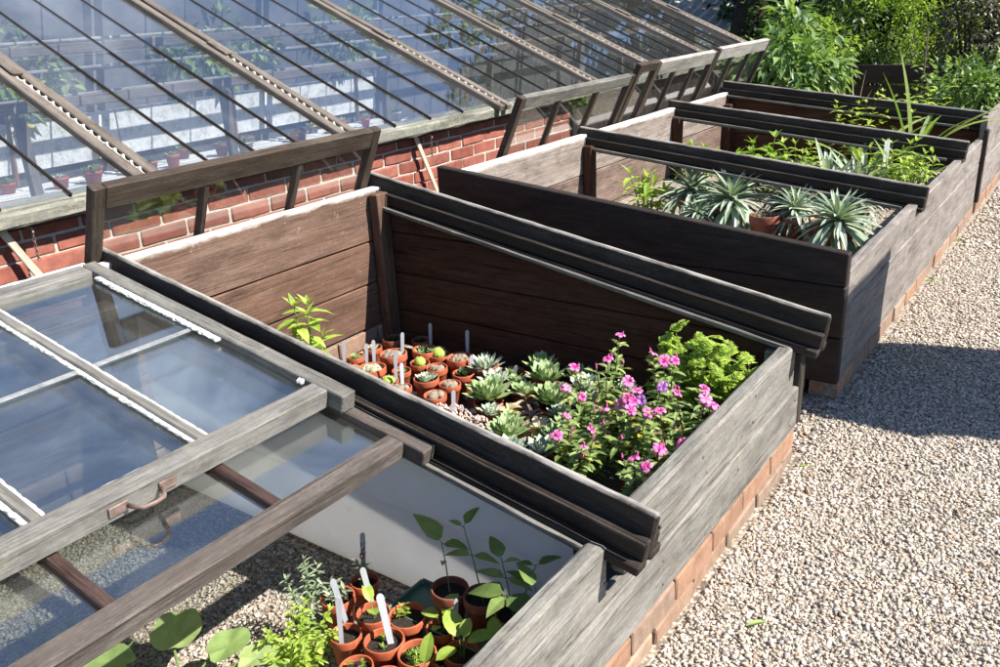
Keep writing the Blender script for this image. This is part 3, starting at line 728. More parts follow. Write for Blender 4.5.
# white panels on the near face of the divider
for (za, zb_) in ((0.03, 0.262), (0.2635, 1.5)):
    mb = MB(); x0, x1 = -1.62, -0.062
    t0, t1 = 0.4927-SL*x0-0.140, 0.4927-SL*x1-0.140
    poly = [(x0, za), (x1, za), (x1, min(zb_, t1)), (x0, min(zb_, t0))]
    prism(mb, [(u-x0, v-za) for u, v in poly], 1, -0.003, 0.003)
    mb.build('white_panel', M['sheet'], F1, at(x0, 1.290, za))
mb = MB(); tube(mb, [(0, 0, 0), (0, -0.018, 0.002)], 0.0022, 6); tube(mb, [(0, -0.018, .002), (0, -0.020, .002)], 0.005, 8); mb.build('nail', M['liner'], F1, at(-0.095, 1.286, 0.335))
top2 = lambda x: 0.5165 - 0.1644*x - 0.130
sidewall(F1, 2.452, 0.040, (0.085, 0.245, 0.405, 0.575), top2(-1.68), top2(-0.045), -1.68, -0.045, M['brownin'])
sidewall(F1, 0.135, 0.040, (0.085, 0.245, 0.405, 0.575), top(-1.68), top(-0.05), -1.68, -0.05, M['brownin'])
# posts
plank('corner_post', (-1.655, 2.395, 0.06), (-1.655, 2.395, 0.735), (0, 1, 0), 0.065, 0.045, M['brown'], F1, 4)
plank('corner_post', (-0.07, 2.405, 0.02), (-0.07, 2.405, 0.385), (0, 1, 0), 0.045, 0.05, M['grey'], F1, 3)
plank('end_upright', (-0.012, 2.462, 0.13), (-0.012, 2.462, 0.37), (0, 1, 0), 0.038, 0.03, M['blackworn'], F1, 3)
plank('divider_post', (-0.085, 1.293, 0.13), (-0.085, 1.293, 0.37), (0, 1, 0), 0.05, 0.04, M['brownin'], F1, 3)
plank('corner_post', (-1.655, 1.235, 0.03), (-1.655, 1.235, 0.60), (0, 1, 0), 0.06, 0.045, M['brown'], F1, 3)
NAIL = MB(); lathe(NAIL, [(.0045, -.002), (.0045, .0008), (.003, .0016), (0, .0018)], 10); NAILM = NAIL.mesh('nail_head', M['rust'])
RX = Matrix.Rotation(math.pi/2, 4, 'Y')
for par, xs, ys, zs in ((F1, -.0005, (.35, .75, 1.10, 1.50, 1.95, 2.40), (.160, .225)), (F1, -.0145, (1.235, 1.36, 1.75, 2.10, 2.41), (.300, .365))):
    for yy in ys:
        for zz in zs: put('nail_head', NAILM, par, at(xs, yy+random.uniform(-.02, .02), zz+random.uniform(-.01, .01)) @ RX)
for zz in (.28, .44, .60, .70):
    for yy in (1.35, 2.33): put('nail_head', NAILM, F1, at(-1.6845, yy+random.uniform(-.01, .01), zz+random.uniform(-.012, .012)) @ RX)
# bed floors
tag(sheet('near_bed_floor', -1.69, -0.04, 0.15, 1.275, 0.026, M['gravel'], nx=4, ny=4), kind='structure')
sheet('pot_bed_floor', -1.69, -0.04, 1.312, 2.432, 0.075, M['liner'])
tag(pebbles('bed_gravel', [(-1.66, -0.06, 0.42, 1.262, 34000, .88)], M['pebbleA'], 0.0034, 0.0085, 5, 0.026), 'pale gravel covering the floor of the nearest bay', 'gravel', kind='stuff')
# low kerb strip of gravel along the white panel
plank('tray_rim', (-0.62, 1.170, 0.055), (-0.10, 1.195, 0.055), (0, 0, 1), 0.05, 0.006, M['tray'], None, 6) if False else None

# ================================================================== GLAZED LIGHTS
def light(name, label, group, corner, xdir, ydir, LX, WY, bars, mframe, mbar, mglass, sw=0.048, rw=0.085, th=0.036, putty=False, handle=False, horns=0.0, laps=1, topw=0.06, mstile=None):
    """a framed light: local X along its length from the top rail down, Y across; corner = top-left"""
    xd = Vector(xdir).normalized(); yd = Vector(ydir); yd = (yd - xd*yd.dot(xd)).normalized(); zd = xd.cross(yd)
    R = Matrix((xd, yd, zd)).transposed()
    t = thing(name, label, 'glazed light', corner, group, R)
    B = WORLD[t]
    def pk(nm, p0, p1, wd, W, T, m, seg=8, jit=0.001, c=0.003): return plank(nm, p0, p1, wd, W, T, m, t, seg, jit, c, base=B)
    pk('stile', (0, sw/2, 0), (LX+horns, sw/2, 0), (0, 1, 0), sw, th, mstile or mframe, 12)
    pk('stile', (0, WY-sw/2, 0), (LX+horns, WY-sw/2, 0), (0, 1, 0), sw, th, mstile or mframe, 12)
    pk('top_rail', (topw/2, sw+.001, 0), (topw/2, WY-sw-.001, 0), (1, 0, 0), topw, th*0.98, mframe, 10)
    pk('bottom_rail', (LX-rw/2, sw+.001, 0), (LX-rw/2, WY-sw-.001, 0), (1, 0, 0), rw, th*1.06, mframe, 10)
    edges = [sw] + list(bars) + [WY-sw]
    bw = 0.024
    for b in bars:
        o = pk('glazing_bar', (topw+.001, b, -0.001), (LX-rw-.001, b, -0.001), (0, 1, 0), bw, th*0.8, mbar, 10)
        if putty:
            for s in (-1, 1):
                plank('putty', (topw+.01, b+s*(bw/2+.0035), 0.008), (LX-rw-.004, b+s*(bw/2+.0035), 0.0075), (0, 1, 0), 0.012, 0.008, M['putty'], o, 90, (0.0019, 0.0005), 0.003, base=B)
    if putty:
        st = [c for c in t.children if c.name.startswith('stile')][1]
        plank('putty', (topw+.03, WY-sw-.006, 0.013), (LX*0.62, WY-sw-.006, 0.013), (0, 1, 0), 0.019, 0.008, M['putty'], st, 80, (0.0032, 0.0007), 0.003, base=B)
        plank('putty', (LX*0.955-rw, WY-sw-.005, 0.013), (LX*0.975-rw, WY-sw-.005, 0.013), (0, 1, 0), 0.014, 0.012, M['putty'], st, 6, 0.002, 0.004, base=B)
        br = [c for c in t.children if c.name.startswith('bottom_rail')][0]
        plank('putty', (LX-rw-.002, sw+.02, 0.015), (LX-rw-.002, WY-sw-.02, 0.015), (1, 0, 0), 0.007, 0.006, M['putty'], br, 50, 0.0012, 0.002, base=B)
        tr = [c for c in t.children if c.name.startswith('top_rail')][0]
        plank('putty', (-.002, sw*.3, 0.012), (-.002, WY-sw*.6, 0.012), (1, 0, 0), 0.022, 0.018, M['putty'], tr, 30, 0.0015, 0.003, base=B)
    xa, xb = topw-0.004, LX-rw+0.004
    for i in range(len(edges)-1):
        g0 = edges[i] + (0.0 if i == 0 else bw/2-.004) - (0.004 if i == 0 else 0); g1 = edges[i+1] - (bw/2-.004 if i < len(edges)-2 else -0.004)
        cuts = [xa + (xb-xa)*k/(laps) for k in range(laps+1)]
        for k in range(laps):
            p0, p1 = cuts[k], cuts[k+1] + (0.022 if k < laps-1 else 0)
            sl = 0.004 if laps > 1 else 0
            mb = boxmb(0, p1-p0, -(g1-g0)/2, (g1-g0)/2, -0.0015, 0.0015)
            m, L = frame((p0, (g0+g1)/2, 0.001 - (0.002*(k % 2))), (p1, (g0+g1)/2, 0.001+(0.005 if k < laps-1 else 0) - (0.002*(k % 2))), (0, 1, 0))
            mb.build('pane', mglass, t, B @ m)
            if k < laps-1:
                plank('lap_strip', (p1-0.010, g0+.006, 0.0085), (p1-0.010, g1-.006, 0.0085), (1, 0, 0), 0.015, 0.003, M['lap'], t, 4, 0.0006, 0.001, base=B)
    if handle:
        mb = MB(); y0, y1 = handle; xe = LX+0.006
        pts = [(xe, y0, 0), (xe+.014, y0+.003, .002), (xe+.030, y0+.014, .004), (xe+.034, (y0+y1)/2, .005), (xe+.030, y1-.014, .004), (xe+.014, y1-.003, .002), (xe, y1, 0)]
        tube(mb, pts, 0.0046, 8); h = mb.build('handle', M['rust'], t, B, True)
        for yy in (y0-.018, y1+.018): plank('handle_plate', (LX+.0025, yy-.020, 0), (LX+.0025, yy+.020, 0), (0, 0, 1), 0.022, 0.004, M['rust'], h, 2, 0.0003, 0.001, base=B)
    return t
dS = Vector((1, 0, -SL))
zU = lambda x: 0.4927 - 0.030 - 0.018 - SL*x       # centre plane of the upper light
zL = lambda x: 0.4927 - 0.076 - 0.018 - SL*x
light('glazed_light', 'grey glazed light with white putty lines and an iron handle', 'glazed lights', (-1.715, 0.175, zU(-1.715)), dS, (0, 1, 0), 1.005, 1.075,
      [0.375, 0.727], M['sash'], M['sash'], M['glass'], sw=0.044, rw=0.052, th=0.046, putty=True, handle=(0.512, 0.582), laps=2, horns=0.045)
light('glazed_light', 'brown glazed light pushed under the grey one in the nearest bay', 'glazed lights', (-1.57, 0.165, zL(-1.57)), dS, (0, 1, 0), 1.075, 1.095,
      [0.375, 0.735], M['sashbrown'], M['bar'], M['glass'], sw=0.040, rw=0.050, th=0.040, horns=0.055, laps=1)
# lights stood on edge in the gap, leaning out against the back boards
def lean(label, y0, y1, xb, zb2, xt, zt, mf, mb_, nb, hang=0.0, topw=0.075):
    W = y1-y0
    c = Vector((xt, y1, zt)); d = Vector((xb, y1, zb2)) - c
    return light('leaning_light', label, 'lights leaning behind the frames', c, d, (0, -1, 0), d.length, W, [W*(k+1)/(nb+1) for k in range(nb)], mf, mb_, M['glassclear'], sw=0.040, rw=0.075, th=0.034, topw=topw, mstile=M['sashdark'])
lean('brown glazed light leaning behind the pot-filled bay', 1.245, 2.420, -2.095, 0.020, -1.640, 0.985, M['sashdark'], M['sashdark'], 2)
lean('grey glazed light leaning against the red brick wall', 3.355, 4.500, -2.085, 0.020, -1.625, 0.990, M['sash'], M['sashdark'], 2, topw=0.06)
lean('dark glazed light standing close beside the grey leaning one', 4.515, 4.78, -2.085, 0.02, -1.600, 1.040, M['sashdark'], M['sashdark'], 0, topw=0.05)
lean('pale topped glazed light leaning at the far end beside its twin', 4.80, 5.70, -2.085, 0.02, -1.625, 1.030, M['ledge'], M['sashdark'], 2, topw=0.085)
lean('farthest pale topped glazed light leaning by the leafy shrub', 5.735, 6.75, -2.085, 0.02, -1.632, 1.040, M['ledge'], M['sashdark'], 2, topw=0.085)

for x, y, a, col, lab in ((.155, 1.62, .9, 'lf_strap', 'yellow-green fallen leaf lying on the gravel by the near bricks'), (.50, 2.35, 2.0, 'lf_drybr', 'small brown fallen leaf in the middle of the path'), (.30, 4.35, 4.0, 'lf_dry', 'dry fallen leaf on the far sunlit gravel'), (.09, 2.30, 5.2, 'lf_drybr', 'brown fallen leaf at the foot of the near frame')):
    mb = MB(); blade(mb, (0, 0, 0), (math.cos(a), math.sin(a), .25), .055, .014, .5, 5, .5)
    tag(mb.build('fallen_leaf', M[col], None, at(x, y, .010)), lab, 'leaf', 'fallen leaves on the path')
for x, y, n, lab in ((.03, 4.55, 7, 'green weed tuft at the foot of the far frame'), (.02, 5.35, 6, 'small weed tuft farther along the far frame base'), (.04, 2.44, 5, 'mossy weed tuft at the near frame corner')):
    T = thing('weed_tuft', lab, 'weed', (x, y, 0), 'weeds along the path'); mb = MB()
    for i in range(n*3): a = random.uniform(0, 6.28); blade(mb, (random.uniform(-.02, .02), random.uniform(-.04, .04), 0), (math.cos(a), math.sin(a), random.uniform(.3, 1.2)), random.uniform(.015, .035), .008, .8, 3, .3)
    mb.build('leaves', M['lf_bright'], T, at(x, y, 0))
# ================================================================== COLD FRAME, far unit
F2 = thing('cold_frame', 'long far cold frame with bare sash runners across it', 'cold frame', (-0.85, 4.4, 0))
basebricks(F2, 2.945, 5.95, (0.072,), x=-0.056)
corebox(F2, -0.104, -0.012, 2.945, 5.98, -0.015, 0.068)
for i in range(7): put('brick', bb[i % 6], F2, at(-0.115-(i+1)*0.2235+0.0, 2.975, 0.039))
for zb0, zt0 in ((0.074, 0.345), (0.349, 0.487)):
    plank('front_board', (-0.026, 2.955, (zb0+zt0)/2), (-0.026, 5.955, (zb0+zt0)/2), (0, 0, 1), zt0-zb0, 0.040, M['greyB'], F2, 34, 0.002, 0.005)
plank('end_upright', (0.006, 5.93, 0.10), (0.006, 5.93, 0.545), (0, 1, 0), 0.05, 0.022, M['black'], F2, 3)  # dark upright strip across the end of the front boards
for (za, zt0) in ((0.06, 0.28), (0.284, 0.50), (0.504, 0.715)):
    plank('back_board', (-1.705, 2.93, (za+zt0)/2), (-1.705, 6.12, (za+zt0)/2), (0, 0, 1), zt0-za, 0.04, M['brownfartop' if zt0 > .7 else 'brownfar'], F2, 20, 0.0016, 0.004)
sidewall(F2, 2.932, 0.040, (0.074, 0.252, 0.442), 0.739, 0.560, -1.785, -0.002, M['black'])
rail(F2, 4.085, -1.735, 0.030, 0.5655, 0.1080, steps=((0.048, 0.028), (0.092, 0.048)), depth=0.112)
rail(F2, 5.215, -1.735, 0.015, 0.5840, 0.1030, steps=((0.048, 0.028), (0.092, 0.048)), depth=0.112)
rail(F2, 6.120, -1.735, -0.02, 0.6200, 0.1000, steps=((0.048, 0.028), (0.092, 0.048)), depth=0.112)
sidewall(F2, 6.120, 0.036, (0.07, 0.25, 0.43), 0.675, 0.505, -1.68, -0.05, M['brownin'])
for y in (4.045, 5.175): plank('back_post', (-1.655, y, 0.20), (-1.655, y, 0.66), (0, 1, 0), 0.06, 0.05, M['brownin'], F2, 3)
plank('back_post', (-1.655, 6.06, 0.20), (-1.655, 6.06, 0.64), (0, 1, 0), 0.12, 0.05, M['brownin'], F2, 3)
for y in (3.0, 4.03, 5.16): plank('front_post', (-0.07, y, 0.08), (-0.07, y, 0.44), (0, 1, 0), 0.05, 0.05, M['greyB'], F2, 2)
sheet('planted_bed_floor', -1.69, -0.04, 2.95, 6.10, 0.268, M['dirt'])
tag(pebbles('planted_bed_gravel', [(-1.1, -0.06, 3.1, 4.3, 5200, 1.15), (-1.1, -.06, 4.3, 5.1, 1500, 1.2)], M['pebbleA'], 0.0040, 0.0085, 9, 0.268), 'pale gravel between the silver plants', 'gravel', kind='stuff')
# third unit
F3 = thing('cold_frame', 'farthest overgrown cold frame with dark boards by the shrubs', 'cold frame', (-0.85, 7.6, 0))
for zb0, zt0 in ((0.08, 0.33), (0.334, 0.60)):
    plank('front_board', (-0.026, 6.03, (zb0+zt0)/2), (-0.026, 9.0, (zb0+zt0)/2), (0, 0, 1), zt0-zb0, 0.04, M['greyB'], F3, 10)
basebricks(F3, 6.05, 9.0, (0.072,), x=-0.056)
for zb0, zt0 in ((0.06, 0.29), (0.30, 0.47), (0.49, 0.66)):
    plank('side_board', (-1.72, 9.0, (zb0+zt0)/2), (-0.05, 9.0, (zb0+zt0)/2), (0, 0, 1), zt0-zb0, 0.036, M['black'], F3, 8)
    plank('back_board', (-1.705, 6.2, (zb0+zt0)/2), (-1.705, 8.97, (zb0+zt0)/2), (0, 0, 1), zt0-zb0, 0.036, M['brownfar'], F3, 8)
sheet('overgrown_bed_floor', -1.69, -0.05, 6.14, 8.98, 0.20, M['dirt'])

# ================================================================== small things on the wall
for y, lab, pts in ((1.085, 'pale thin wooden strip leaning on the brick wall at the left', ((-2.225, 1.235, 0.80), (-2.19, 1.335, 0.56))),
                    (3.22, 'pale thin wooden strip leaning on the brick wall between the frames', ((-2.225, 3.285, 0.80), (-2.19, 3.42, 0.42)))):
    s_ = plank('wooden_strip', pts[0], pts[1], (0, 1, 0.4), 0.026, 0.010, M['strip'], None, 8, 0.0006)
    tag(s_, lab, 'strip', 'wooden strips on the brick wall')
for y, lab in ((1.318, 'small iron hook and chain on the left brick wall'), (3.375, 'small iron hook and chain by the far wooden strip')):
    t = thing('wall_hook', lab, 'hook', (-2.24, y, 0.79), 'hooks under the eaves')
    mb = MB(); tube(mb, [(0, 0, 0), (.03, 0, .004), (.045, 0, .0), (.05, 0, -.012), (.042, 0, -.02)], .0035, 6); mb.build('hook', M['metal'], t, at(-2.24, y, 0.79))
    mb = MB()
    for k in range(9):
        zz = -0.018 - k*0.011; ring = [(0.042+.0045*math.cos(a)*(k % 2), .0045*math.cos(a)*(1-k % 2), zz + .008*math.sin(a)) for a in np.linspace(0, 2*math.pi, 9)]
        tube(mb, ring, .0016, 4, False)
    mb.build('chain', M['rust'], t, at(-2.24, y, 0.79))
t = thing('wall_vent', 'small dark framed opening low in the brick wall', 'vent', (-2.25, 2.99, 0.50))
for a, b, wd in (((0, -.07, .085), (0, .07, .085), (0, 0, 1)), ((0, .065, 0), (0, .065, .08), (0, 1, 0)), ((0, -.065, 0), (0, -.065, .08), (0, 1, 0))):
    plank('vent_frame', Vector(a)+Vector((-2.238, 2.99, .52)), Vector(b)+Vector((-2.238, 2.99, .52)), wd, 0.014, 0.03, M['blackworn'], t, 2)
boxmb(0, .004, -.058, .058, 0, .078).build('vent_panel', M['strip'], t, at(-2.244, 2.99, .52))

# ================================================================== POTS
def potunit(thick=0.07):
    mb = MB(); lathe(mb, [(0, 0), (.66, 0), (.70, .02), (.90, .74), (.985, .755), (1.0, .78), (1.0, .97), (.985, 1.0), (.91, 1.0), (.885, .97), (.86, .78), (.85, .70)], 28)
    return mb
POT = {k: potunit().mesh('pot', M[k], True) for k in ('pot', 'potdark')}
def soilunit():
    mb = MB(); n = 20; vs = [(0, 0, .02)]; fs = []
    for j, rr in enumerate((.3, .6, .875)):
        for k in range(n):
            a = 2*math.pi*k/n; vs.append((rr*math.cos(a), rr*math.sin(a), random.uniform(-.04, .05) if j < 2 else random.uniform(-.03, .01)))
    for k in range(n): fs.append((0, 1+k, 1+(k+1) % n))
    for j in range(2):
        for k in range(n): fs.append((1+j*n+k, 1+(j+1)*n+k, 1+(j+1)*n+(k+1) % n, 1+j*n+(k+1) % n))
    mb.add(vs, fs); return mb
SOIL = [soilunit().mesh('soil', M['soil'], True) for _ in range(3)]
def pot(name, label, cat, x, y, rim, r, floor, group, kind, m='pot', sl=0.82, tilt=0.04):
    h = rim-floor
    T = thing(name, label, cat, (x, y, floor), group, (Matrix.Rotation(random.uniform(-tilt, tilt), 3, 'X') @ Matrix.Rotation(random.uniform(-tilt, tilt), 3, 'Y')))
    B = WORLD[T]; S = Matrix.Diagonal((r, r, h, 1))
    put('pot', POT[m], T, B @ Matrix.Rotation(random.uniform(0, 6), 4, 'Z') @ S)
    put('soil', random.choice(SOIL), T, B @ at(0, 0, h*sl) @ Matrix.Rotation(random.uniform(0, 6), 4, 'Z') @ Matrix.Diagonal((r*.98, r*.98, r*.6, 1)))
    if kind: kind(T, B @ at(0, 0, h*sl), r)
    return T
def k_ball(col, h=1.0, k=0.62):
    def f(T, B, r):
        mb = MB(); ball(mb, (0, 0, r*k*h*.75), r*k, 13, h); o = mb.build('cactus', M[col], T, B, True)
        sp = MB(); spines(sp, (0, 0, r*k*h*.75), r*k, 170, .16, .028, h); sp.build('spines', M['spine'], o, B)
    return f
def k_cluster(col, n=6, s=0.42):
    def f(T, B, r):
        mb = MB(); sp = MB()
        for i in range(n):
            a = i*2.4; q = r*.55*math.sqrt(i/n); rr = r*s*random.uniform(.7, 1.0); c = (q*math.cos(a), q*math.sin(a), rr*.55)
            ball(mb, c, rr, 9, 1.0, 6, 18); spines(sp, c, rr, 60, .22, .04)
        o = mb.build('cactus', M[col], T, B, True); sp.build('spines', M['spine'], o, B)
    return f
def k_ros(col, n=30, R=1.0, el=0.15, num=1, W=.35):
    def f(T, B, r):
        mb = MB()
        for i in range(num):
            a = i*2.1+.4; q = 0 if num == 1 else r*.55
            rosette(mb, (q*math.cos(a), q*math.sin(a), r*.12), r*R*(1 if num == 1 else .62), n, 1.4, el, W)
        mb.build('rosette', M[col], T, B)
    return f
PB = 0.078
B_POTS = [  # x, y, rim, r, kind, material, label
 (-1.594, 2.044, .150, .034, k_ros('su_green', 18, .8), 'pot', 'small pot peeping over the black runner left of all other cactus pots'),
 (-1.590, 2.113, .160, .036, k_ros('su_green', 26, 1.0), 'pot', 'small pot with a green rosette nearest the brown back boards'),
 (-1.520, 2.052, .155, .030, k_cluster('ca_brown', 5), 'pot', 'tiny brown cactus pot tucked behind the big grey cluster'),
 (-1.423, 2.030, .180, .054, k_cluster('ca_grey', 9, .36), 'pot', 'broad pot crowded with grey-green cactus knobs at the front left'),
 (-1.435, 2.165, .185, .053, k_cluster('ca_brown', 8, .34), 'pot', 'broad pot of brown cactus knobs behind the front row'),
 (-1.593, 2.215, .160, .038, k_ros('su_pale', 22, .95), 'pot', 'pale rosette pot close to the back corner'),
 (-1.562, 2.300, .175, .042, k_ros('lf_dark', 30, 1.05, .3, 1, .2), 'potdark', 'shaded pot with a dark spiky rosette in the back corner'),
 (-1.366, 2.262, .180, .050, k_ros('su_green', 22, 1.0, .35, 3, .24), 'pot', 'pot holding three spiky green rosettes against the dark side'),
 (-1.351, 2.108, .155, .036, k_ros('su_green', 20, .75), 'pot', 'small pot with a green tuft in the middle of the cactus pots'),
 (-1.335, 2.020, .155, .038, k_ball('ca_green', .7), 'pot', 'pot with a flat lime-green cactus nearest the black runner'),
 (-1.250, 1.995, .155, .037, k_cluster('ca_brown', 5, .42), 'pot', 'front pot with brown cactus right of the flat lime one'),
 (-1.330, 2.190, .160, .038, k_ball('ca_green', 1.0, .55), 'pot', 'pot with a round lime-green cactus ball left of its twin'),
 (-1.310, 2.282, .165, .042, k_ball('ca_green', .85, .68), 'pot', 'pot with the largest lime-green cactus ball by the shade'),
 (-1.238, 2.180, .165, .040, k_cluster('ca_brown', 6, .40), 'pot', 'brown cactus pot in front of the largest lime ball'),
 (-1.195, 2.270, .180, .050, k_cluster('ca_brown', 9, .34), 'pot', 'wide reddish brown cactus pot beside the shaded side boards'),
 (-1.200, 2.078, .170, .047, k_ros('su_pale', 40, 1.0, .25, 1, .42), 'pot', 'taller pot with a whitish cobweb rosette'),
 (-1.105, 2.008, .155, .041, k_cluster('ca_brown', 4, .48), 'pot', 'front right pot with a few dark round cacti'),
 (-1.112, 2.096, .158, .040, k_cluster('ca_brown', 6, .40), 'pot', 'brown knobbed pot behind the front right one'),
 (-1.118, 2.186, .165, .041, k_ros('lf_dark', 24, 1.0, .4), 'pot', 'pot with a dark green tuft before the pale leafy rosette'),
 (-1.070, 2.262, .180, .050, k_ros('su_pale', 46, 1.65, .15, 1, .22), 'potdark', 'pot overflowing with a pale spiky rosette by the side boards'),
 (-0.975, 2.290, .160, .048, k_ros('su_green', 24, .9), 'pot', 'half hidden pot with a tilted label beside leafy succulents'),
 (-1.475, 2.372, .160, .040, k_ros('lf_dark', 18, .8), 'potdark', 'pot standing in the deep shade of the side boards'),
]
for (x, y, rim, r, kd, m, lab) in B_POTS:
    pot('potted_succulent', lab, 'potted plant', x, y, rim, r, PB, 'small succulent pots in the middle bay', kd, m)
# loose rosettes right of the pots
def k_none(T, B, r): pass
LR = [(-0.909, 2.055, .175, .072, 'su_green', 44, .16, 'large green rosette right of the cactus pots'),
      (-0.708, 1.884, .165, .062, 'su_green', 40, .15, 'green rosette beside the black runner in front of dried leaves'),
      (-0.700, 2.130, .180, .066, 'su_green', 46, .2, 'dark hearted green rosette left of the pink flowers'),
      (-0.640, 2.255, .180, .060, 'su_pale', 44, .2, 'pale rosette near the shaded side boards behind the flowers'),
      (-0.545, 1.834, .170, .052, 'su_pale', 34, .2, 'small pale rosette at the front edge of the flowers'),
      (-0.640, 1.795, .165, .052, 'su_pale', 34, .2, 'pale rosette pressed against the black runner'),
      (-0.860, 2.310, .190, .058, 'su_green', 36, .3, 'leafy green rosette next to the half hidden pot'),
      (-0.790, 2.235, .190, .066, 'su_green', 36, .35, 'bushy green rosette in front of the dark side boards'),
      (-0.905, 2.215, .160, .036, 'su_green', 26, .2, 'tiny green rosette right of the half hidden pot'),
      (-0.755, 1.955, .160, .040, 'su_green', 30, .2, 'small green rosette among the cream withered leaves'),
      (-0.640, 2.075, .165, .042, 'su_pale', 30, .2, 'small pale rosette below the dark hearted one'),
      (-0.845, 1.975, .160, .038, 'su_pale', 28, .2, 'small pale rosette between pink stonecrop and withered leaves'),
      (-0.590, 2.010, .165, .042, 'su_green', 30, .2, 'small green rosette at the left foot of the flowers'),
      (-0.460, 2.215, .170, .048, 'su_green', 30, .2, 'green rosette in the gap behind the flowers'),
      (-0.960, 2.170, .170, .050, 'su_pale', 34, .2, 'small pale rosette between the cactus pots and the large green one'),
      (-0.815, 2.135, .170, .050, 'su_green', 34, .2, 'green rosette tucked behind the dried brown leaves'),
      (-0.560, 1.925, .165, .055, 'su_green', 34, .2, 'green rosette partly under the front pink flowers'),
      (-0.525, 2.290, .175, .055, 'su_pale', 34, .2, 'pale rosette in the shade behind the topmost pink bloom'),
      (-0.720, 2.330, .175, .050, 'su_green', 34, .2, 'green rosette pressed against the dark side boards'),
      (-0.570, 2.150, .170, .056, 'su_pale', 34, .3, 'pale rosette just under the left pink flowers')]
for (x, y, rim, R, col, n, el, lab) in LR:
    T = pot('potted_rosette', lab, 'potted plant', x, y, rim-.02, R*.72, PB, 'rosettes beside the flowers', None, 'pot')
    mb = MB(); rosette(mb, (0, 0, 0), R*1.32, n, 1.4, el-.1, .42, .13, .45); mb.build('rosette', M[col], T, at(x, y, rim+.005))
for (x, y, R, col, lab) in ((-0.805, 2.030, .062, 'lf_dry', 'withered cream leaf clump behind the green rosette'), (-0.655, 1.975, .070, 'lf_dry', 'withered cream leaf clump left of the pink flowers'), (-0.775, 2.110, .055, 'lf_drybr', 'dried brown leaf clump between the rosettes'), (-0.72, 2.03, .05, 'lf_drybr', 'dried brown tuft between the two cream clumps')):
    T = pot('dried_plant', lab, 'dried plant', x, y, .145, R*.7, PB, 'withered plants', None, 'pot')
    mb = MB()
    for i in range(30):
        a = i*2.4; el = random.uniform(-.2, 1.1); blade(mb, (0, 0, random.uniform(0, .02)), (math.cos(a)*math.cos(el), math.sin(a)*math.cos(el), math.sin(el)), R*random.uniform(.7, 1.3), R*.34, random.uniform(.4, 1.6), 4, .5, None, random.uniform(-.6, .6))
    mb.build('dry_leaves', M[col], T, at(x, y, .14))
def beads(mb, n, cx, cy, cz, R, H, s):
    for _ in range(n):
        a = random.uniform(0, 6.28); q = R*math.sqrt(random.random()); z = cz + H*(1-(q/R)**2)*random.uniform(.6, 1.0)
        c = Vector((cx+q*math.cos(a), cy+q*math.sin(a), z)); r = s*random.uniform(.7, 1.2)
        mb.add([c+Vector(p)*r for p in ((1, 0, 0), (-1, 0, 0), (0, 1, 0), (0, -1, 0), (0, 0, 1.2), (0, 0, -1))], [(0, 2, 4), (2, 1, 4), (1, 3, 4), (3, 0, 4), (2, 0, 5), (1, 2, 5), (3, 1, 5), (0, 3, 5)])
for (x, y, R, lab) in ((-0.965, 1.945, .055, 'low pink stonecrop left of the big green rosette'), (-0.855, 1.915, .062, 'low pink stonecrop spilling along the black runner'), (-1.02, 1.935, .035, 'small pink stonecrop tuft beside the front right cactus pot'), (-0.78, 1.945, .045, 'pink stonecrop in front of the withered cream leaves')):
    T = pot('stonecrop', lab, 'potted plant', x, y, .125, R*.85, PB, 'pink stonecrops', None, 'pot')
    mb = MB(); beads(mb, 190, 0, 0, -.01, R, .05, .0062); mb.build('foliage', M['su_pink'], T, at(x, y, .135), True)

# ------------------------------------------------------------------ plant labels
def stake(lab, base, tip, w=0.013, grp='plant labels'):
    b, t_ = Vector(base), Vector(tip); d = (t_-b).normalized(); L = (t_-b).length + .03
    face = Vector((0.72, -0.62, 0.25)); face = (face - d*face.dot(d)).normalized(); y = face.cross(d).normalized()
    m = Matrix((d, y, face)).transposed().to_4x4(); m.translation = b - d*.03
    mb = MB(); w2 = w/2
    out = [(0, -.001), (.02, -w2*.8), (L-.008, -w2), (L-.002, -w2*.6), (L, 0), (L-.002, w2*.6), (L-.008, w2), (.02, w2*.8), (0, .001)]
    n = len(out); vs = [(x, yy, z) for z in (-.0006, .0006) for x, yy in out]
    mb.add(vs, [tuple(range(n-1, -1, -1)), tuple(range(n, 2*n))] + [(i, (i+1) % n, n+(i+1) % n, n+i) for i in range(n)])
    return tag(mb.build('plant_label', M['label'], None, m), lab, 'plant label', grp)
BL = [((-1.576, 2.037, .14), (-1.56, 2.037, .257), 'white label nearest the lit back boards'), ((-1.515, 2.095, .14), (-1.504, 2.095, .236), 'short white label half hidden behind a taller one on the left'),
      ((-1.475, 2.095, .14), (-1.465, 2.095, .258), 'tall bright white label behind the grey cactus knobs'), ((-1.316, 2.040, .14), (-1.299, 2.036, .272), 'tall white label by the flat lime-green cactus'),
      ((-1.425, 2.200, .15), (-1.413, 2.200, .262), 'white label standing in the broad brown cactus pot'), ((-1.262, 2.015, .14), (-1.270, 2.030, .232), 'slanting white label right of the flat lime-green cactus'),
      ((-1.429, 2.372, .14), (-1.422, 2.372, .240), 'grey label left alone in the shade by the side boards'), ((-1.222, 2.345, .14), (-1.215, 2.345, .258), 'tallest label, in the shade behind the lime cactus ball'),
      ((-1.112, 2.225, .14), (-1.106, 2.225, .222), 'short white label before the pale spiky rosette'), ((-0.965, 1.932, .13), (-0.956, 1.932, .237), 'white label among the pink stonecrop by the runner'),
      ((-0.945, 2.250, .14), (-0.92, 2.24, .215), 'small tilted white label in the half hidden pot')]
for b, t_, lab in BL: stake(lab, b, t_, .014, 'labels among the cactus pots')

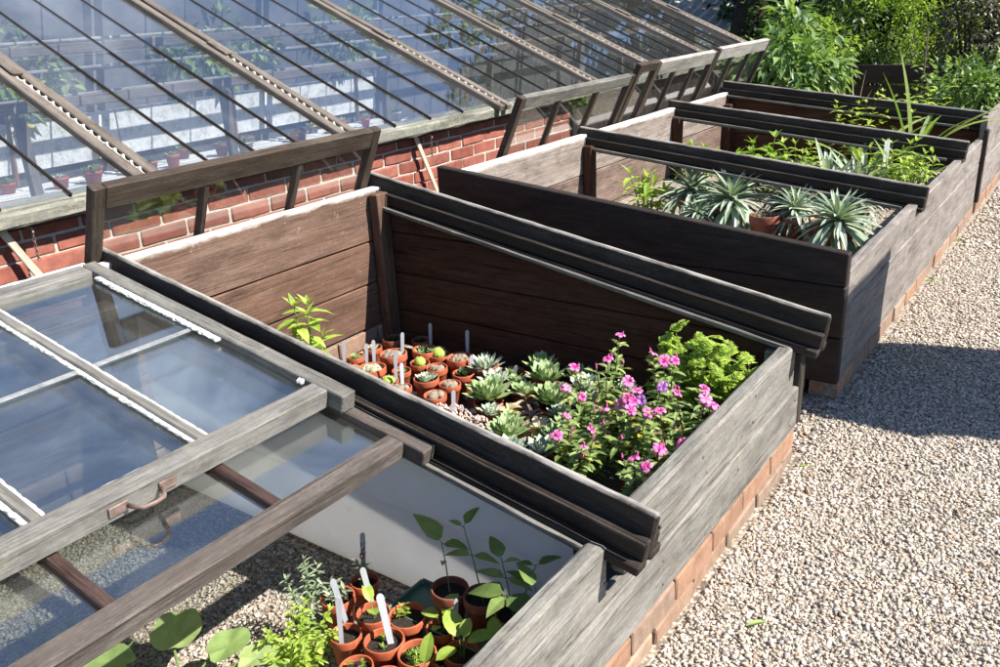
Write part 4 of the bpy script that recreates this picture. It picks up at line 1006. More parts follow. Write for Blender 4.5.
# ------------------------------------------------------------------ nearest bay pots
PA = 0.034
def k_seed(col, n=10, L=.02, H=.03):
    def f(T, B, r):
        mb = MB()
        for i in range(n):
            a = random.uniform(0, 6.28); q = r*.6*math.sqrt(random.random()); h = H*random.uniform(.5, 1.2)
            p = Vector((q*math.cos(a), q*math.sin(a), 0)); tube(mb, [p, p+Vector((random.uniform(-.004, .004), random.uniform(-.004, .004), h))], .0008, 4)
            for k in range(5): d = rv(); d.z = random.uniform(.1, .9); blade(mb, p+UP*h*random.uniform(.4, 1), d, L*random.uniform(.6, 1.2), L*.3, .4, 2, .2, [.3, 1, .05])
        mb.build('seedlings', M[col], T, B)
    return f
def k_big(col, leaves):
    def f(T, B, r):
        mb = MB(); st = MB()
        for (az, el, L, W, h) in leaves:
            d = Vector((math.cos(az)*math.cos(el), math.sin(az)*math.cos(el), math.sin(el))); p = Vector((math.cos(az)*.004, math.sin(az)*.004, 0))
            q = p + UP*h + d*.012; tube(st, [p, p+UP*h*.6+d*.003, q], .0016, 5)
            blade(mb, q, d, L, W, .5, 5, .18, [.3, .85, 1.0, .95, .7, .03])
        st.build('stem', M['stem'], T, B); mb.build('leaves', M[col], T, B)
    return f
def k_bean(stems):
    def f(T, B, r):
        mb = MB(); st = MB()
        for (bx, by, tx, ty, H, leaves) in stems:
            p0 = Vector((bx*r, by*r, 0)); p1 = Vector((tx, ty, H*.84)); mid = p0.lerp(p1, .5) + Vector((0, 0, .012))
            pts = [p0, mid, p1]; tube(st, pts, [.0019, .0016, .0011], 5)
            for (t, az, el, L, W) in leaves:
                q = p0.lerp(mid, t*2) if t < .5 else mid.lerp(p1, t*2-1)
                d = Vector((math.cos(az)*math.cos(el), math.sin(az)*math.cos(el), math.sin(el)))
                tube(st, [q, q+d*.010], .0009, 4); blade(mb, q+d*.009, d, L*1.2, W*1.25, .55, 5, .22, [.35, 1.0, .95, .7, .4, .02])
        st.build('stem', M['stem'], T, B); mb.build('leaves', M['lf_mid'], T, B)
    return f
A_POTS = [
 (-0.645, 1.085, .120, .042, k_seed('lf_grey', 9, .028, .04), 'pot', 'pot of grey-green cuttings by the two crossed labels'),
 (-0.637, 1.165, .115, .036, k_seed('lf_grey', 5, .02, .07), 'pot', 'rear pot with a thin stem and a red bud against the white panel'),
 (-0.536, 1.090, .120, .040, k_big('lf_lime', [(2.6, .8, .05, .026, .03), (5.6, .7, .055, .03, .03), (.9, 1.0, .03, .016, .02)]), 'pot', 'pot with a tall lime seedling behind the leaning label'),
 (-0.543, 1.005, .115, .037, None, 'pot', 'pot of bare dark soil beside the leafy herb'),
 (-0.448, 1.032, .120, .046, k_seed('lf_bright', 4, .014, .012), 'pot', 'pot with a slanting white label and a tiny seedling'),
 (-0.461, 1.125, .122, .045, k_seed('lf_bright', 4, .02, .03), 'pot', 'pot with a thin wispy sprout behind the slanting label'),
 (-0.365, 1.045, .120, .043, k_seed('lf_bright', 26, .012, .010), 'pot', 'pot covered by a mat of tiny bright seedlings'),
 (-0.450, .948, .112, .038, k_seed('lf_bright', 3, .012, .02), 'pot', 'pot cut by the lower edge with a pale label stub'),
 (-0.375, .958, .112, .038, k_seed('lf_bright', 3, .012, .02), 'pot', 'pot at the lower edge between the seedling mat and the label stub'),
 (-0.390, 1.191, .180, .044, k_bean([(-.1, .1, -.050, .035, .115, [(.55, 5.2, .5, .02, .012), (1, 3.1, .75, .075, .042), (.97, .3, .25, .05, .028)])]), 'potdark', 'left brown pot with one long stemmed bean seedling'),
 (-0.306, 1.211, .180, .045, k_bean([(0, 0, -.065, .030, .185, [(.55, 3.4, .1, .055, .024), (.56, .2, .15, .05, .022), (1, 1.2, .9, .04, .026), (.98, 3.2, .4, .03, .014)])]), 'potdark', 'middle brown pot with the tallest bean seedling'),
 (-0.217, 1.205, .180, .045, k_bean([(-.2, .1, -.045, .02, .145, [(.6, 3.3, .2, .06, .024), (.62, .1, .1, .05, .02), (1, 2.6, .6, .05, .028), (.95, .4, .5, .03, .014)]), (.2, 0, .0, -.03, .100, [(1, 3.3, .0, .075, .045), (.95, 6.1, .1, .08, .046), (.9, 4.6, .1, .05, .03)]),
                                 (.1, .2, .03, .04, .150, [(.6, 3.0, .2, .05, .02), (1, .9, .4, .045, .02), (1, 3.6, .3, .03, .014)])]), 'potdark', 'right brown pot with several broad bean leaves by the grey board'),
 (-0.140, 1.175, .150, .044, k_bean([(0, 0, -.01, .02, .165, [(.5, 3.1, .1, .07, .026), (.5, .1, .2, .05, .022), (1, 2.7, .5, .06, .024), (.85, .5, .4, .02, .014)])]), 'potdark', 'brown pot hidden behind the grey front board with a bean stem showing'),
 (-0.369, 1.135, .120, .036, k_big('lf_lime', [(1.4, .9, .055, .045, .03), (2.9, .1, .055, .036, .03), (5.0, .6, .03, .02, .02), (.2, .9, .035, .024, .02)]), 'pot', 'pot with upright rounded lime leaves before the brown pots'),
 (-0.285, 1.095, .120, .040, k_big('lf_lime', [(2.7, .7, .065, .045, .04), (.5, .6, .062, .042, .04), (4.4, .2, .05, .032, .03), (1.6, 1.2, .04, .03, .04)]), 'pot', 'pot with three broad bright lime leaves at the grey board'),
 (-0.205, 1.120, .120, .038, k_big('lf_lime', [(2.3, .9, .055, .034, .04), (4.0, .3, .04, .03, .02)]), 'pot', 'pot with one bright lime leaf nearest the grey front board'),
 (-0.31, 1.005, .112, .040, k_big('lf_bright', [(1.9, 1.1, .06, .03, .03), (4.6, .4, .05, .03, .02)]), 'pot', 'pot with a single drooping green leaf at the lower edge'),
]
for (x, y, rim, r, kd, m, lab) in A_POTS:
    fl = PA if rim < .14 else .092
    pot('potted_seedling', lab, 'potted plant', x, y, rim, r, fl, 'seedling pots in the nearest bay', kd, m)
# red bud on the rear pot's wisp
T = thing('budding_stem', 'thin stem with one dark red bud by the white panel', 'seedling', (-0.637, 1.165, .11))
mb = MB(); tube(mb, [(0, 0, 0), (.004, .002, .06), (.0, .004, .115)], .0011, 5)
mb2 = MB()
for k in range(14): d = rv(); d.z = abs(d.z)*.6+.1; blade(mb2, (0.003, .003, .03+.006*k), d, .016, .004, .3, 2, .1, [.4, 1, .05])
mb.build('stem', M['stemred'], T, at(-0.637, 1.165, .11)); mb2.build('leaves', M['lf_grey'], T, at(-0.637, 1.165, .11))
mb = MB(); ball(mb, (0, 0, 0), .0055, 5, 1.4, 6, 10); mb.build('bud', simple('bud_red', (0.30, 0.01, 0.06), .5), T, at(-0.6365, 1.168, .188), True)
AL = [((-0.664, 1.19, .10), (-0.649, 1.19, .236), 'grey plant label standing against the white panel', .013), ((-0.560, 1.115, .10), (-0.575, 1.109, .215), 'label between the lime seedling and the grey cuttings', .014),
      ((-0.440, 1.045, .10), (-0.470, 1.055, .222), 'broad white label slanting out of a front pot', .017), ((-0.595, 1.055, .10), (-0.607, 1.045, .212), 'white label on the left, tallest of the crossed pair', .014),
      ((-0.534, .985, .10), (-0.524, .985, .237), 'white label in front, lowest of the crossed pair', .012), ((-0.340, 1.150, .10), (-0.333, 1.150, .202), 'thin label behind the lime leaves near the brown pots', .010),
      ((-0.150, 1.215, .14), (-0.155, 1.215, .205), 'dark grey label beside the grey front board', .012)]
for b, t_, lab, w_ in AL: stake(lab, b, t_, w_, 'labels among the seedling pots')
T = thing('seed_tray', 'green plastic tray carrying the brown bean pots', 'tray', (-0.27, 1.19, PA))
mb = boxmb(-.26, .20, -.065, .065, 0.045, .055); mb.build('tray_floor', M['tray'], T, at(-0.27, 1.193, PA))
for p0, p1 in (((-.26, -.065, .04), (.20, -.065, .04)), ((-.26, .065, .04), (.20, .065, .04)), ((-.26, -.062, .04), (-.26, .062, .04)), ((.20, -.062, .04), (.20, .062, .04))):
    plank('tray_side', Vector(p0)+Vector((-0.27, 1.193, PA)), Vector(p1)+Vector((-0.27, 1.193, PA)), (0, 0, 1), .065, .005, M['tray'], T, 3, .0005)
# leafy herb at the left of the seedling pots
def leafy(name, label, cat, loc, stems, H, spread, LL, LW, mat, smat, pairs=9, group=None, droop=.5, tops=True):
    T = thing(name, label, cat, loc, group); st = MB(); lf = MB()
    for i in range(stems):
        a = i*2.4+random.uniform(-.4, .4); q = spread*math.sqrt((i+.5)/stems)
        p0 = Vector((math.cos(a)*q*.3, math.sin(a)*q*.3, 0)); p1 = Vector((math.cos(a)*q, math.sin(a)*q, H*random.uniform(.65, 1.05)))
        mid = p0.lerp(p1, .5)+UP*H*.1; tube(st, [p0, mid, p1], [LL*.05, LL*.04, LL*.02], 5)
        for k in range(pairs):
            t = .15+.85*(k+random.random()*.6)/pairs; c = p0.lerp(mid, t*2) if t < .5 else mid.lerp(p1, min(t, 1)*2-1)
            b = k*1.57+random.uniform(-.5, .5)
            for s in (0, math.pi):
                el = random.uniform(-.1, .7); d = Vector((math.cos(b+s)*math.cos(el), math.sin(b+s)*math.cos(el), math.sin(el)))
                blade(lf, c, d, LL*random.uniform(.7, 1.2), LW*random.uniform(.8, 1.2), droop*random.uniform(.5, 1.5), 3, .25, [.3, 1.0, .7, .03])
        if tops:
            for k in range(4): d = rv(); d.z = 1; blade(lf, p1, d, LL*.6, LW*.6, .3, 3, .3, [.3, 1, .6, .03])
    st.build('stems', M[smat], T, at(*loc)); lf.build('foliage', M[mat], T, at(*loc)); return T
leafy('leafy_herb', 'bushy bright green herb left of the seedling pots', 'herb', (-0.605, .930, .04), 20, .125, .095, .021, .011, 'lf_lime', 'stem', 8)
leafy('grey_herb', 'grey-green spiky herb rising behind the bright herb', 'herb', (-0.665, 1.010, .04), 5, .20, .045, .024, .006, 'lf_grey', 'stem', 14)
# squash leaves at the lower left
T = thing('squash_plant', 'young squash plant with broad pale green leaves at the lower left', 'squash', (-0.74, .72, .03))
st = MB(); lf = MB(); B0 = at(-0.74, .72, .03)
for (tx, ty, tz, az, el, L, W) in ((-.07, .035, .10, 2.4, .15, .10, .085), (.01, .07, .095, 1.2, .25, .075, .07), (.07, .10, .085, .9, .2, .07, .06), (.13, .12, .07, .6, .1, .05, .045), (-.12, -.05, .09, 3.6, .2, .09, .08), (0.03, -.02, .11, 5.0, .2, .09, .08)):
    tube(st, [(0, 0, 0), (tx*.5, ty*.5, tz*.8), (tx, ty, tz)], .003, 6)
    broadleaf(lf, (tx, ty, tz), (math.cos(az), math.sin(az), el), L*1.25, W*1.3)
st.build('stems', M['stem'], T, B0); lf.build('leaves', M['lf_squash'], T, B0, smooth=True)
for x, y, n, lab in ((-1.22, .66, 5, 'thin grass tuft seen through the brown glazed light'), (-0.93, .66, 6, 'thin grass tuft beside the squash leaves')):
    T = thing('grass_tuft', lab, 'grass tuft', (x, y, .03)); mb = MB()
    for i in range(n): a = random.uniform(0, 6.28); blade(mb, (random.uniform(-.01, .01), random.uniform(-.01, .01), 0), (math.cos(a)*.5, math.sin(a)*.5, 1), random.uniform(.08, .17), .008, 1.5, 6, .3, [.6, 1, .9, .6, .05])
    mb.build('blades', M['lf_strap'], T, at(x, y, .03))

# ------------------------------------------------------------------ lone seedling in the middle bay
leafy('pepper_seedling', 'lone lime green seedling against the brown back boards', 'seedling', (-1.46, 1.785, .09), 5, .43, .06, .085, .036, 'lf_lime', 'stem', 6, droop=.7)

# ------------------------------------------------------------------ pink flowering plants
def flowermesh():
    mb = MB(); R = 1.0
    for k in range(5):
        a = k*2*math.pi/5; ca, sa = math.cos(a), math.sin(a)
        rows = [(0.06, .07, .0), (.35, .20, .10), (.70, .42, .16), (.93, .33, .06), (1.0, .10, -.04)]
        vs = []; tv = []
        for (d, wv, z) in rows:
            for s in (-1, 0, 1):
                x, y = d, s*wv*.95; vs.append((x*ca-y*sa, x*sa+y*ca, z + (.05 if s == 0 else 0))); tv.append(d)
        fs = []
        for i in range(4): b = i*3; fs += [(b, b+1, b+4, b+3), (b+1, b+2, b+5, b+4)]
        mb.add(vs, [f[::-1] for f in fs]); mb.a += tv
    return mb.mesh('flower', M['petal'], True)
FL = flowermesh()
FP = [(-0.49, 2.202, 0.42), (-0.475, 2.097, 0.38), (-0.583, 2.075, 0.34), (-0.335, 2.114, 0.42), (-0.288, 2.089, 0.42), (-0.263, 2.103, 0.42), (-0.354, 1.991, 0.38), (-0.546, 1.966, 0.32), (-0.476, 1.943, 0.32), (-0.299, 1.942, 0.38), (-0.234, 1.963, 0.4), (-0.184, 1.945, 0.4), (-0.318, 1.924, 0.36), (-0.297, 1.921, 0.36), (-0.282, 1.933, 0.36), (-0.341, 1.921, 0.34), (-0.283, 1.87, 0.36), (-0.375, 1.897, 0.32), (-0.234, 1.873, 0.36), (-0.19, 1.86, 0.38), (-0.474, 1.847, 0.3), (-0.372, 1.811, 0.3), (-0.457, 1.771, 0.28), (-0.35, 1.73, 0.28), (-0.122, 1.712, 0.36), (-0.079, 1.766, 0.36), (-0.115, 1.968, 0.42), (-0.089, 1.913, 0.42), (-0.072, 1.915, 0.4), (-0.165, 1.664, 0.34), (-0.123, 1.649, 0.34), (-0.121, 1.706, 0.36)]
VIOLET = {10, 14}
PL = [(-0.50, 2.12, 'flowering plant with the topmost pink bloom'), (-0.27, 2.06, 'pink flowering plant in front of the feathery green leaves'), (-0.30, 1.92, 'pink flowering plant in the thick of the bed'), (-0.47, 1.92, 'pink flowering plant leaning over the rosettes'),
      (-0.42, 1.78, 'pink flowering plant closest to the black runner'), (-0.16, 1.71, 'pink flowering plant in the corner of runner and grey board'), (-0.13, 1.92, 'pink flowering plant along the grey front board')]
own = {i: [] for i in range(len(PL))}
for fi, f in enumerate(FP): own[min(range(len(PL)), key=lambda i: (PL[i][0]-f[0])**2+(PL[i][1]-f[1])**2)].append(fi)
for i, (bx, by, lab) in enumerate(PL):
    base = Vector((bx, by, .078))
    T = pot('flowering_plant', lab, 'flowering plant', bx, by, .165, .048, .078, 'pink flowering plants', None, 'pot')
    st = MB(); lf = MB(); tips = [(Vector(FP[k]), True) for k in own[i]]
    for _ in range(9):
        a = random.uniform(0, 6.28); q = random.uniform(.03, .13); tips.append((base + Vector((q*math.cos(a), q*math.sin(a), random.uniform(.12, .25))), False))
    for tip, isf in tips:
        tip.x = min(tip.x, -.075)
        p0 = base + Vector((random.uniform(-.02, .02), random.uniform(-.02, .02), .08)); mid = p0.lerp(tip, .5) + Vector(((tip.x-p0.x)*.15, (tip.y-p0.y)*.15, -.01)); mid += rv(.008)
        tube(st, [p0-base, mid-base, tip-base], [.003, .0024, .0015], 5)
        np_ = 13
        for k in range(np_):
            t = .10+.88*k/np_+random.uniform(-.03, .03); c = p0.lerp(mid, t*2) if t < .5 else mid.lerp(tip, min(t, .99)*2-1)
            b = k*1.57+random.uniform(-.4, .4)
            for s in (0, math.pi):
                el = random.uniform(.0, .9); d = Vector((math.cos(b+s)*math.cos(el), math.sin(b+s)*math.cos(el), math.sin(el)))
                blade(lf, c-base, d, random.uniform(.030, .052), random.uniform(.012, .019), random.uniform(.3, 1.0), 4, .3, [.3, .85, 1.0, .75, .05])
    st.build('stems', M['stemred'], T, at(*base)); lf.build('foliage', M['lf_mid'], T, at(*base))
    bd = MB()
    for tip, isf in tips:
        for q in range(2 if isf else 1):
            c = tip - base + Vector((random.uniform(-.012, .012), random.uniform(-.012, .012), random.uniform(-.004, .010))); tube(bd, [c-UP*.006, c, c+UP*.007+rv(.003), c+UP*.014+rv(.004)], [.001, .0028, .0022, .0004], 6)
    bd.a = [.55]*len(bd.v); tag(bd.build('buds', M['petal'], T, at(*base)), kind='stuff')
    for k in own[i]:
        f = Vector(FP[k]); f.x = min(f.x, -.06); nrm = Vector((.35+random.uniform(-.6, .6), -.15+random.uniform(-.6, .5), .75)).normalized()
        R = nrm.to_track_quat('Z', 'Y').to_matrix().to_4x4() @ Matrix.Rotation(random.uniform(0, 6), 4, 'Z')
        o = put('flower', FL, T, Matrix.Translation(f + nrm*.004) @ R @ Matrix.Diagonal((*(lambda q: (q, q*random.uniform(.82, 1.0), q*random.uniform(.7, 2.2)))(random.uniform(.0150, .0215)), 1)))
        if k in VIOLET:
            o.data = FL.copy(); o.data.materials[0] = M['violet']; o['label'] = 'fading violet bloom'
# feathery scented plant
T = thing('feathery_plant', 'lime green feathery leaved plant in the far right corner of the bay', 'plant', (-0.215, 2.255, .078))
st = MB(); lf = MB()
def feather(c, d, L):
    d = Vector(d).normalized(); s = d.cross(UP); s = s.normalized() if s.length > .01 else Vector((1, 0, 0)); p = Vector(c); tube(st, [p, p+d*L*.95], .0009, 4)
    for k in range(6):
        t = .25+.75*k/6; q = p + d*L*t; l = L*(.50*(1-t)+.24)
        for sg in (-1, 1):
            e = (d*.75 + s*sg*.9 + rv(.15)); blade(lf, q, e, l, l*.42, .4, 3, .2, [.35, .8, 1.0, .1])
            blade(lf, q+e.normalized()*l*.4, d+s*sg*.2+rv(.2), l*.55, l*.26, .3, 2, .2, [.4, 1, .1])
    blade(lf, p+d*L*.9, d, L*.28, L*.12, .4, 3, .2, [.4, .9, 1, .1])
for i in range(44):
    a = i*2.4; q = .17*math.sqrt((i+.5)/44); H = random.uniform(.17, .36) if i < 32 else random.uniform(.12, .2)
    p0 = Vector((math.cos(a)*.02, math.sin(a)*.02, 0)); p1 = Vector((math.cos(a)*q*1.15-.02, math.sin(a)*q*.62, H))
    tube(st, [p0, p0.lerp(p1, .5)+UP*.02, p1], [.003, .0025, .0012], 5)
    for k in range(6):
        t = .4+.6*k/5; c = p0.lerp(p1, t); b = a+k*2.0; el = random.uniform(.2, .9)
        feather(c, (math.cos(b)*math.cos(el), math.sin(b)*math.cos(el), math.sin(el)), random.uniform(.045, .07))
st.build('stems', M['stem'], T, at(-0.215, 2.255, .078)); lf.build('foliage', M['lf_lime'], T, at(-0.215, 2.255, .078))

# ------------------------------------------------------------------ plants in the far unit
FZ = 0.27
for (x, y, z, R, n, pr, lab) in ((-0.83, 4.00, .455, .235, 60, .075, 'large silver strap-leaved rosette left of the clay pot'), (-1.07, 4.06, .475, .20, 50, .07, 'silver rosette behind the large one near the lime plant'),
                                (-0.275, 3.80, .455, .215, 60, .075, 'large silver rosette beside the pale front board'), (-0.50, 3.95, .455, .165, 44, .075, 'smaller silver rosette between the two large ones'),
                                (-0.62, 4.16, .48, .16, 40, .07, 'silver rosette half hidden under the runner'), (-0.30, 4.20, .47, .15, 36, .07, 'small silver rosette behind the one beside the front board'),
                                (-0.95, 3.86, .42, .12, 34, .06, 'small silver rosette low in front of the large left one')):
    T = pot('silver_rosette', lab, 'potted plant', x, y, z-.04, pr, FZ, 'silver rosettes under the runner', None, 'potdark')
    mb = MB(); archrosette(mb, (0, 0, 0), R*1.12, int(n*1.6), .125, 1.2); mb.build('leaves', M['lf_silver'], T, at(x, y, z-.03))
    mb = MB()
    for q in range(9): az = random.uniform(0, 6.28); blade(mb, (0, 0, -.01), (math.cos(az), math.sin(az), random.uniform(-.6, .1)), R*random.uniform(.5, .85), R*.07, random.uniform(.8, 2.2), 5, .6)
    mb.build('dead_leaves', M['lf_dry'], T, at(x, y, z-.03))
for (x, y, lab) in ((-0.615, 3.875, 'empty looking clay pot right of the large silver rosette'), (-0.50, 3.98, 'clay pot standing between the silver rosettes'), (-0.335, 3.86, 'clay pot left of the silver rosette by the front board')):
    pot('clay_pot', lab, 'plant pot', x, y, .42, .072, FZ, 'clay pots among the silver rosettes', k_seed('lf_grey', 8, .03, .03), 'potdark')
leafy('lime_plant', 'bright lime leafy plant standing before the faded back boards', 'plant', (-1.27, 3.98, FZ), 5, .27, .10, .125, .032, 'lf_lime', 'stem', 6, droop=.9)
T = thing('round_leaf_weed', 'pale round leaf weed left of the lime plant', 'weed', (-1.20, 3.72, FZ)); mb = MB()
for a, L in ((2.0, .07), (.6, .08), (4, .06)): blade(mb, (0, 0, .12), (math.cos(a), math.sin(a), .5), L, .065, .5, 5, .15, [.6, 1, 1, .8, .1])
mb.build('leaves', M['lf_bright'], T, at(-1.20, 3.72, FZ)); mb = MB(); tube(mb, [(0, 0, 0), (0, 0, .12)], .003, 5); mb.build('stem', M['stem'], T, at(-1.20, 3.72, FZ))
for x, y, n, lab in ((-0.40, 3.68, 4, 'small lime weed in front of the clay pots'), (-0.33, 3.62, 3, 'tiny lime weed nearest the black end boards'), (-0.72, 3.78, 5, 'tiny weed at the foot of the large silver rosette')):
    leafy('lime_weed', lab, 'weed', (x, y, FZ), n, .06, .05, .055, .02, 'lf_lime', 'stem', 3, 'weeds in the far frame', 1.0)
# second stretch: mixed plants
D = [(-1.38, 4.85, 'pale leafy plant by the faded back boards of the second stretch', 'lf_bright', 6, .27, .14, .085, .045), (-1.02, 4.95, 'leafy plant with big flat leaves behind the first runner', 'lf_bright', 6, .30, .16, .10, .06),
     (-0.80, 4.98, 'yellow-green plant left of the blue strap leaves', 'lf_lime', 8, .31, .14, .075, .028), (-0.33, 5.02, 'pale yellow-green plant beside the white marker', 'lf_lime', 9, .31, .14, .07, .028), (-0.18, 4.95, 'lime plant near the front board of the second stretch', 'lf_lime', 8, .30, .11, .07, .024)]
for (x, y, lab, m, n, H, sp, L, W) in D: leafy('bedding_plant', lab, 'plant', (x, y, FZ), n, H, sp, L, W, m, 'stem', 5, 'plants between the runners', .9)
def strap(name, lab, loc, n, H, W, spread, mat, group=None, droop=.9, cat='plant'):
    T = thing(name, lab, cat, loc, group); mb = MB()
    for i in range(n):
        a = i*2.4; el = 1.45-spread*random.random(); d = Vector((math.cos(a)*math.cos(el), math.sin(a)*math.cos(el), math.sin(el)))
        blade(mb, (math.cos(a)*.02, math.sin(a)*.02, 0), d, H*random.uniform(.6, 1.1), W*random.uniform(.8, 1.2), droop*random.uniform(.3, 1.3), 8, .5, [.7, .9, 1.0, .95, .8, .5, .03])
    mb.build('leaves', M[mat], T, at(*loc)); return T
strap('strap_leaf_plant', 'clump of blue-grey upright strap leaves in the second stretch', (-0.62, 4.92, FZ), 34, .36, .030, .6, 'lf_silver', 'strap leaved plants')
strap('strap_leaf_plant', 'blue-grey strap leaves right beside the yellow-green plant', (-0.46, 5.0, FZ), 26, .36, .030, .7, 'lf_silver', 'strap leaved plants')
strap('strap_leaf_plant', 'green strap leaves bending at the right end of the second stretch', (-0.27, 5.02, FZ), 16, .36, .030, .5, 'lf_strap', 'strap leaved plants', .9)
strap('strap_leaf_plant', 'grey strap leaves at the back of the second stretch', (-1.20, 4.95, FZ), 22, .34, .020, .8, 'lf_silver', 'strap leaved plants')
s_ = stake('tall white marker among the yellow-green plants', (-0.36, 5.03, .35), (-0.36, 5.03, .60), .035, 'labels in the far frame')
T = thing('tall_iris', 'tall iris with long arching leaves at the far right corner', 'plant', (-0.36, 5.80, FZ), 'tall strap leaves'); mb = MB()
for (az, el, L, dr, W) in ((2.8, 1.50, .74, .25, .036), (.3, 1.15, .50, .9, .034), (.1, 1.30, .46, 1.3, .036), (3.4, 1.40, .46, .3, .046), (5.2, 1.25, .40, .8, .034), (1.5, 1.2, .42, .9, .034), (3.9, 1.0, .45, 1.2, .028), (6.1, 1.35, .34, .9, .03), (2.2, 1.05, .40, 1.1, .03)):
    blade(mb, (math.cos(az)*.02, math.sin(az)*.02, .03), (math.cos(az)*math.cos(el), math.sin(az)*math.cos(el), math.sin(el)), L*(1.0 if L > .7 else 1.36), W*1.15, dr, 9, .5, [.7, .9, 1.0, .95, .8, .5, .03])
mb.build('leaves', M['lf_strap'], T, at(-0.36, 5.80, FZ))
blade_obj = strap('tall_iris', 'iris clump with one yellow striped leaf left of the tall iris', (-0.62, 5.72, FZ), 10, .58, .040, .9, 'lf_strap', 'tall strap leaves', 1.3)
leafy('berry_bush', 'yellow-green rounded bush between the two irises', 'plant', (-0.75, 5.95, FZ), 10, .45, .20, .05, .032, 'lf_lime', 'stemred', 7)
leafy('trailing_plant', 'yellow-green trailing plant climbing over the last runner', 'plant', (-0.45, 6.28, .22), 12, .58, .26, .055, .034, 'lf_lime', 'stemred', 7)

# ================================================================== BACKGROUND
def shrub(name, lab, c, radii, nc, per, cs, leaf, mat, group=None, cat='shrub', W=.5, droop=.3, trunk=True, zmin=0.05, z0=0.0, shell=.5):
    T = thing(name, lab, cat, (c[0], c[1], z0), group)
    P, Nn = clumps(c, radii, nc, per, cs, shell, zmin=zmin)
    cloudobj('crown', P, Nn, leaf, M[mat], T, at(c[0], c[1], z0), W, droop)
    mb = MB()
    for k in range(6):
        a = k*1.05; tx, ty = math.cos(a)*radii[0]*.55, math.sin(a)*radii[1]*.55; zt = c[2]-z0+radii[2]*.35
        tube(mb, [(tx*.08, ty*.08, 0), (tx*.4, ty*.4, zt*.5), (tx, ty, zt)], [.03*radii[2]+.006, .02*radii[2]+.004, .006], 6)
    mb.build('trunk', M['bark'], T, at(c[0], c[1], z0)); return T
shrub('leafy_shrub', 'drooping bright leaved shrub at the end of the leaning lights', (-1.66, 7.35, .66), (.42, .45, .44), 110, 16, .12, .115, 'lf_shrub', 'background shrubs', W=.42, droop=.8, z0=.2)
shrub('leafy_shrub', 'small broad leaved sprig in front of the dark trunk', (-2.15, 8.8, 1.05), (.22, .30, .16), 12, 10, .12, .13, 'lf_shrub', 'background shrubs', droop=.6)
shrub('leafy_shrub', 'low dark shrub on the right behind the tall iris', (-0.42, 8.35, .45), (.45, .40, .32), 90, 22, .12, .065, 'lf_shrub', 'background shrubs')
shrub('leafy_shrub', 'fine leaved fresh green shrub in the upper right', (-1.70, 10.6, .80), (.55, .6, .85), 130, 26, .15, .065, 'lf_bright', 'background shrubs', W=.3)
shrub('leafy_shrub', 'taller fresh green shrub left of the bronze one', (-1.25, 11.2, .95), (.5, .6, 1.0), 130, 26, .15, .06, 'lf_bright', 'background shrubs', W=.3)
shrub('leafy_shrub', 'dark bronze leaved shrub in the upper right corner', (-0.72, 10.3, .85), (.42, .5, .85), 170, 24, .14, .055, 'lf_purple', 'background shrubs', W=.6)
shrub('leafy_shrub', 'dark green shrub behind the drooping one', (-2.4, 10.2, .8), (.9, .6, .9), 150, 24, .19, .09, 'lf_dark', 'background shrubs')
shrub('leafy_shrub', 'yellow-green shrub tip between the dark shrubs', (-1.95, 9.5, .85), (.22, .3, .28), 22, 16, .1, .07, 'lf_bright', 'background shrubs')
shrub('leafy_shrub', 'ground-hugging green shrub at the right edge', (-0.15, 9.6, .30), (.4, .4, .38), 80, 22, .13, .07, 'lf_mid', 'background shrubs')
for i, (x, y, r, h, m, lab) in enumerate(((-3.4, 13.6, 1.5, 1.7, 'lf_dark', 'left part of the dark hedge behind the shrubs'), (-0.9, 13.4, 1.6, 1.9, 'lf_dark', 'middle part of the dark hedge behind the shrubs'), (1.6, 13.0, 1.6, 2.0, 'lf_dark', 'right part of the dark hedge behind the bronze shrub'))):
    shrub('hedge', lab, (x, y, h*.8), (r, .8, h), 260, 30, .3, .13, m, 'hedge behind the shrubs', 'hedge')
def tree(name, lab, base, H, lean_, crown, rad, nc, per, leaf, mat, tr=.2):
    T = thing(name, lab, 'tree', base); mb = MB(); b = Vector(base)
    tp = Vector((lean_[0], lean_[1], H)); tube(mb, [(0, 0, -.1), (lean_[0]*.25, lean_[1]*.25, H*.3), (lean_[0]*.6, lean_[1]*.6, H*.6), tp], [tr*1.35, tr, tr*.75, tr*.3], 12)
    for k in range(9):
        a = k*2.4; s = Vector((lean_[0]*.6, lean_[1]*.6, H*(.45+.05*k))); e = Vector(crown)-b + Vector((math.cos(a)*rad[0]*.7, math.sin(a)*rad[1]*.7, rad[2]*random.uniform(-.4, .5)))
        tube(mb, [s, s.lerp(e, .5)+UP*.2, e], [tr*.4, tr*.25, tr*.06], 7)
    mb.build('trunk', M['bark'], T, at(*base), True)
    P, Nn = clumps(crown, rad, nc, per, .38, .35); cloudobj('crown', P, Nn, leaf, M[mat], T, at(*base), .5, .3)
    return T
tree('garden_tree', 'dark leaning tree trunk beyond the end of the greenhouse', (-3.35, 10.3, 0), 4.6, (1.0, .6), (-2.6, 11.6, 5.2), (2.6, 2.2, 2.1), 330, 34, .17, 'lf_dark', .17)
tree('tall_tree', 'tall dark tree standing over the hedge', (-6.2, 15.2, 0), 6, (.2, .1), (-5.4, 15.0, 5.8), (3.2, 2.4, 3.2), 330, 30, .22, 'lf_dark', .22)
tree('tall_tree', 'tall dark tree behind the bronze shrub', (1.2, 16.0, 0), 6, (.2, .1), (1.0, 16.0, 5.2), (3.4, 2.4, 3.2), 330, 30, .22, 'lf_dark', .22)
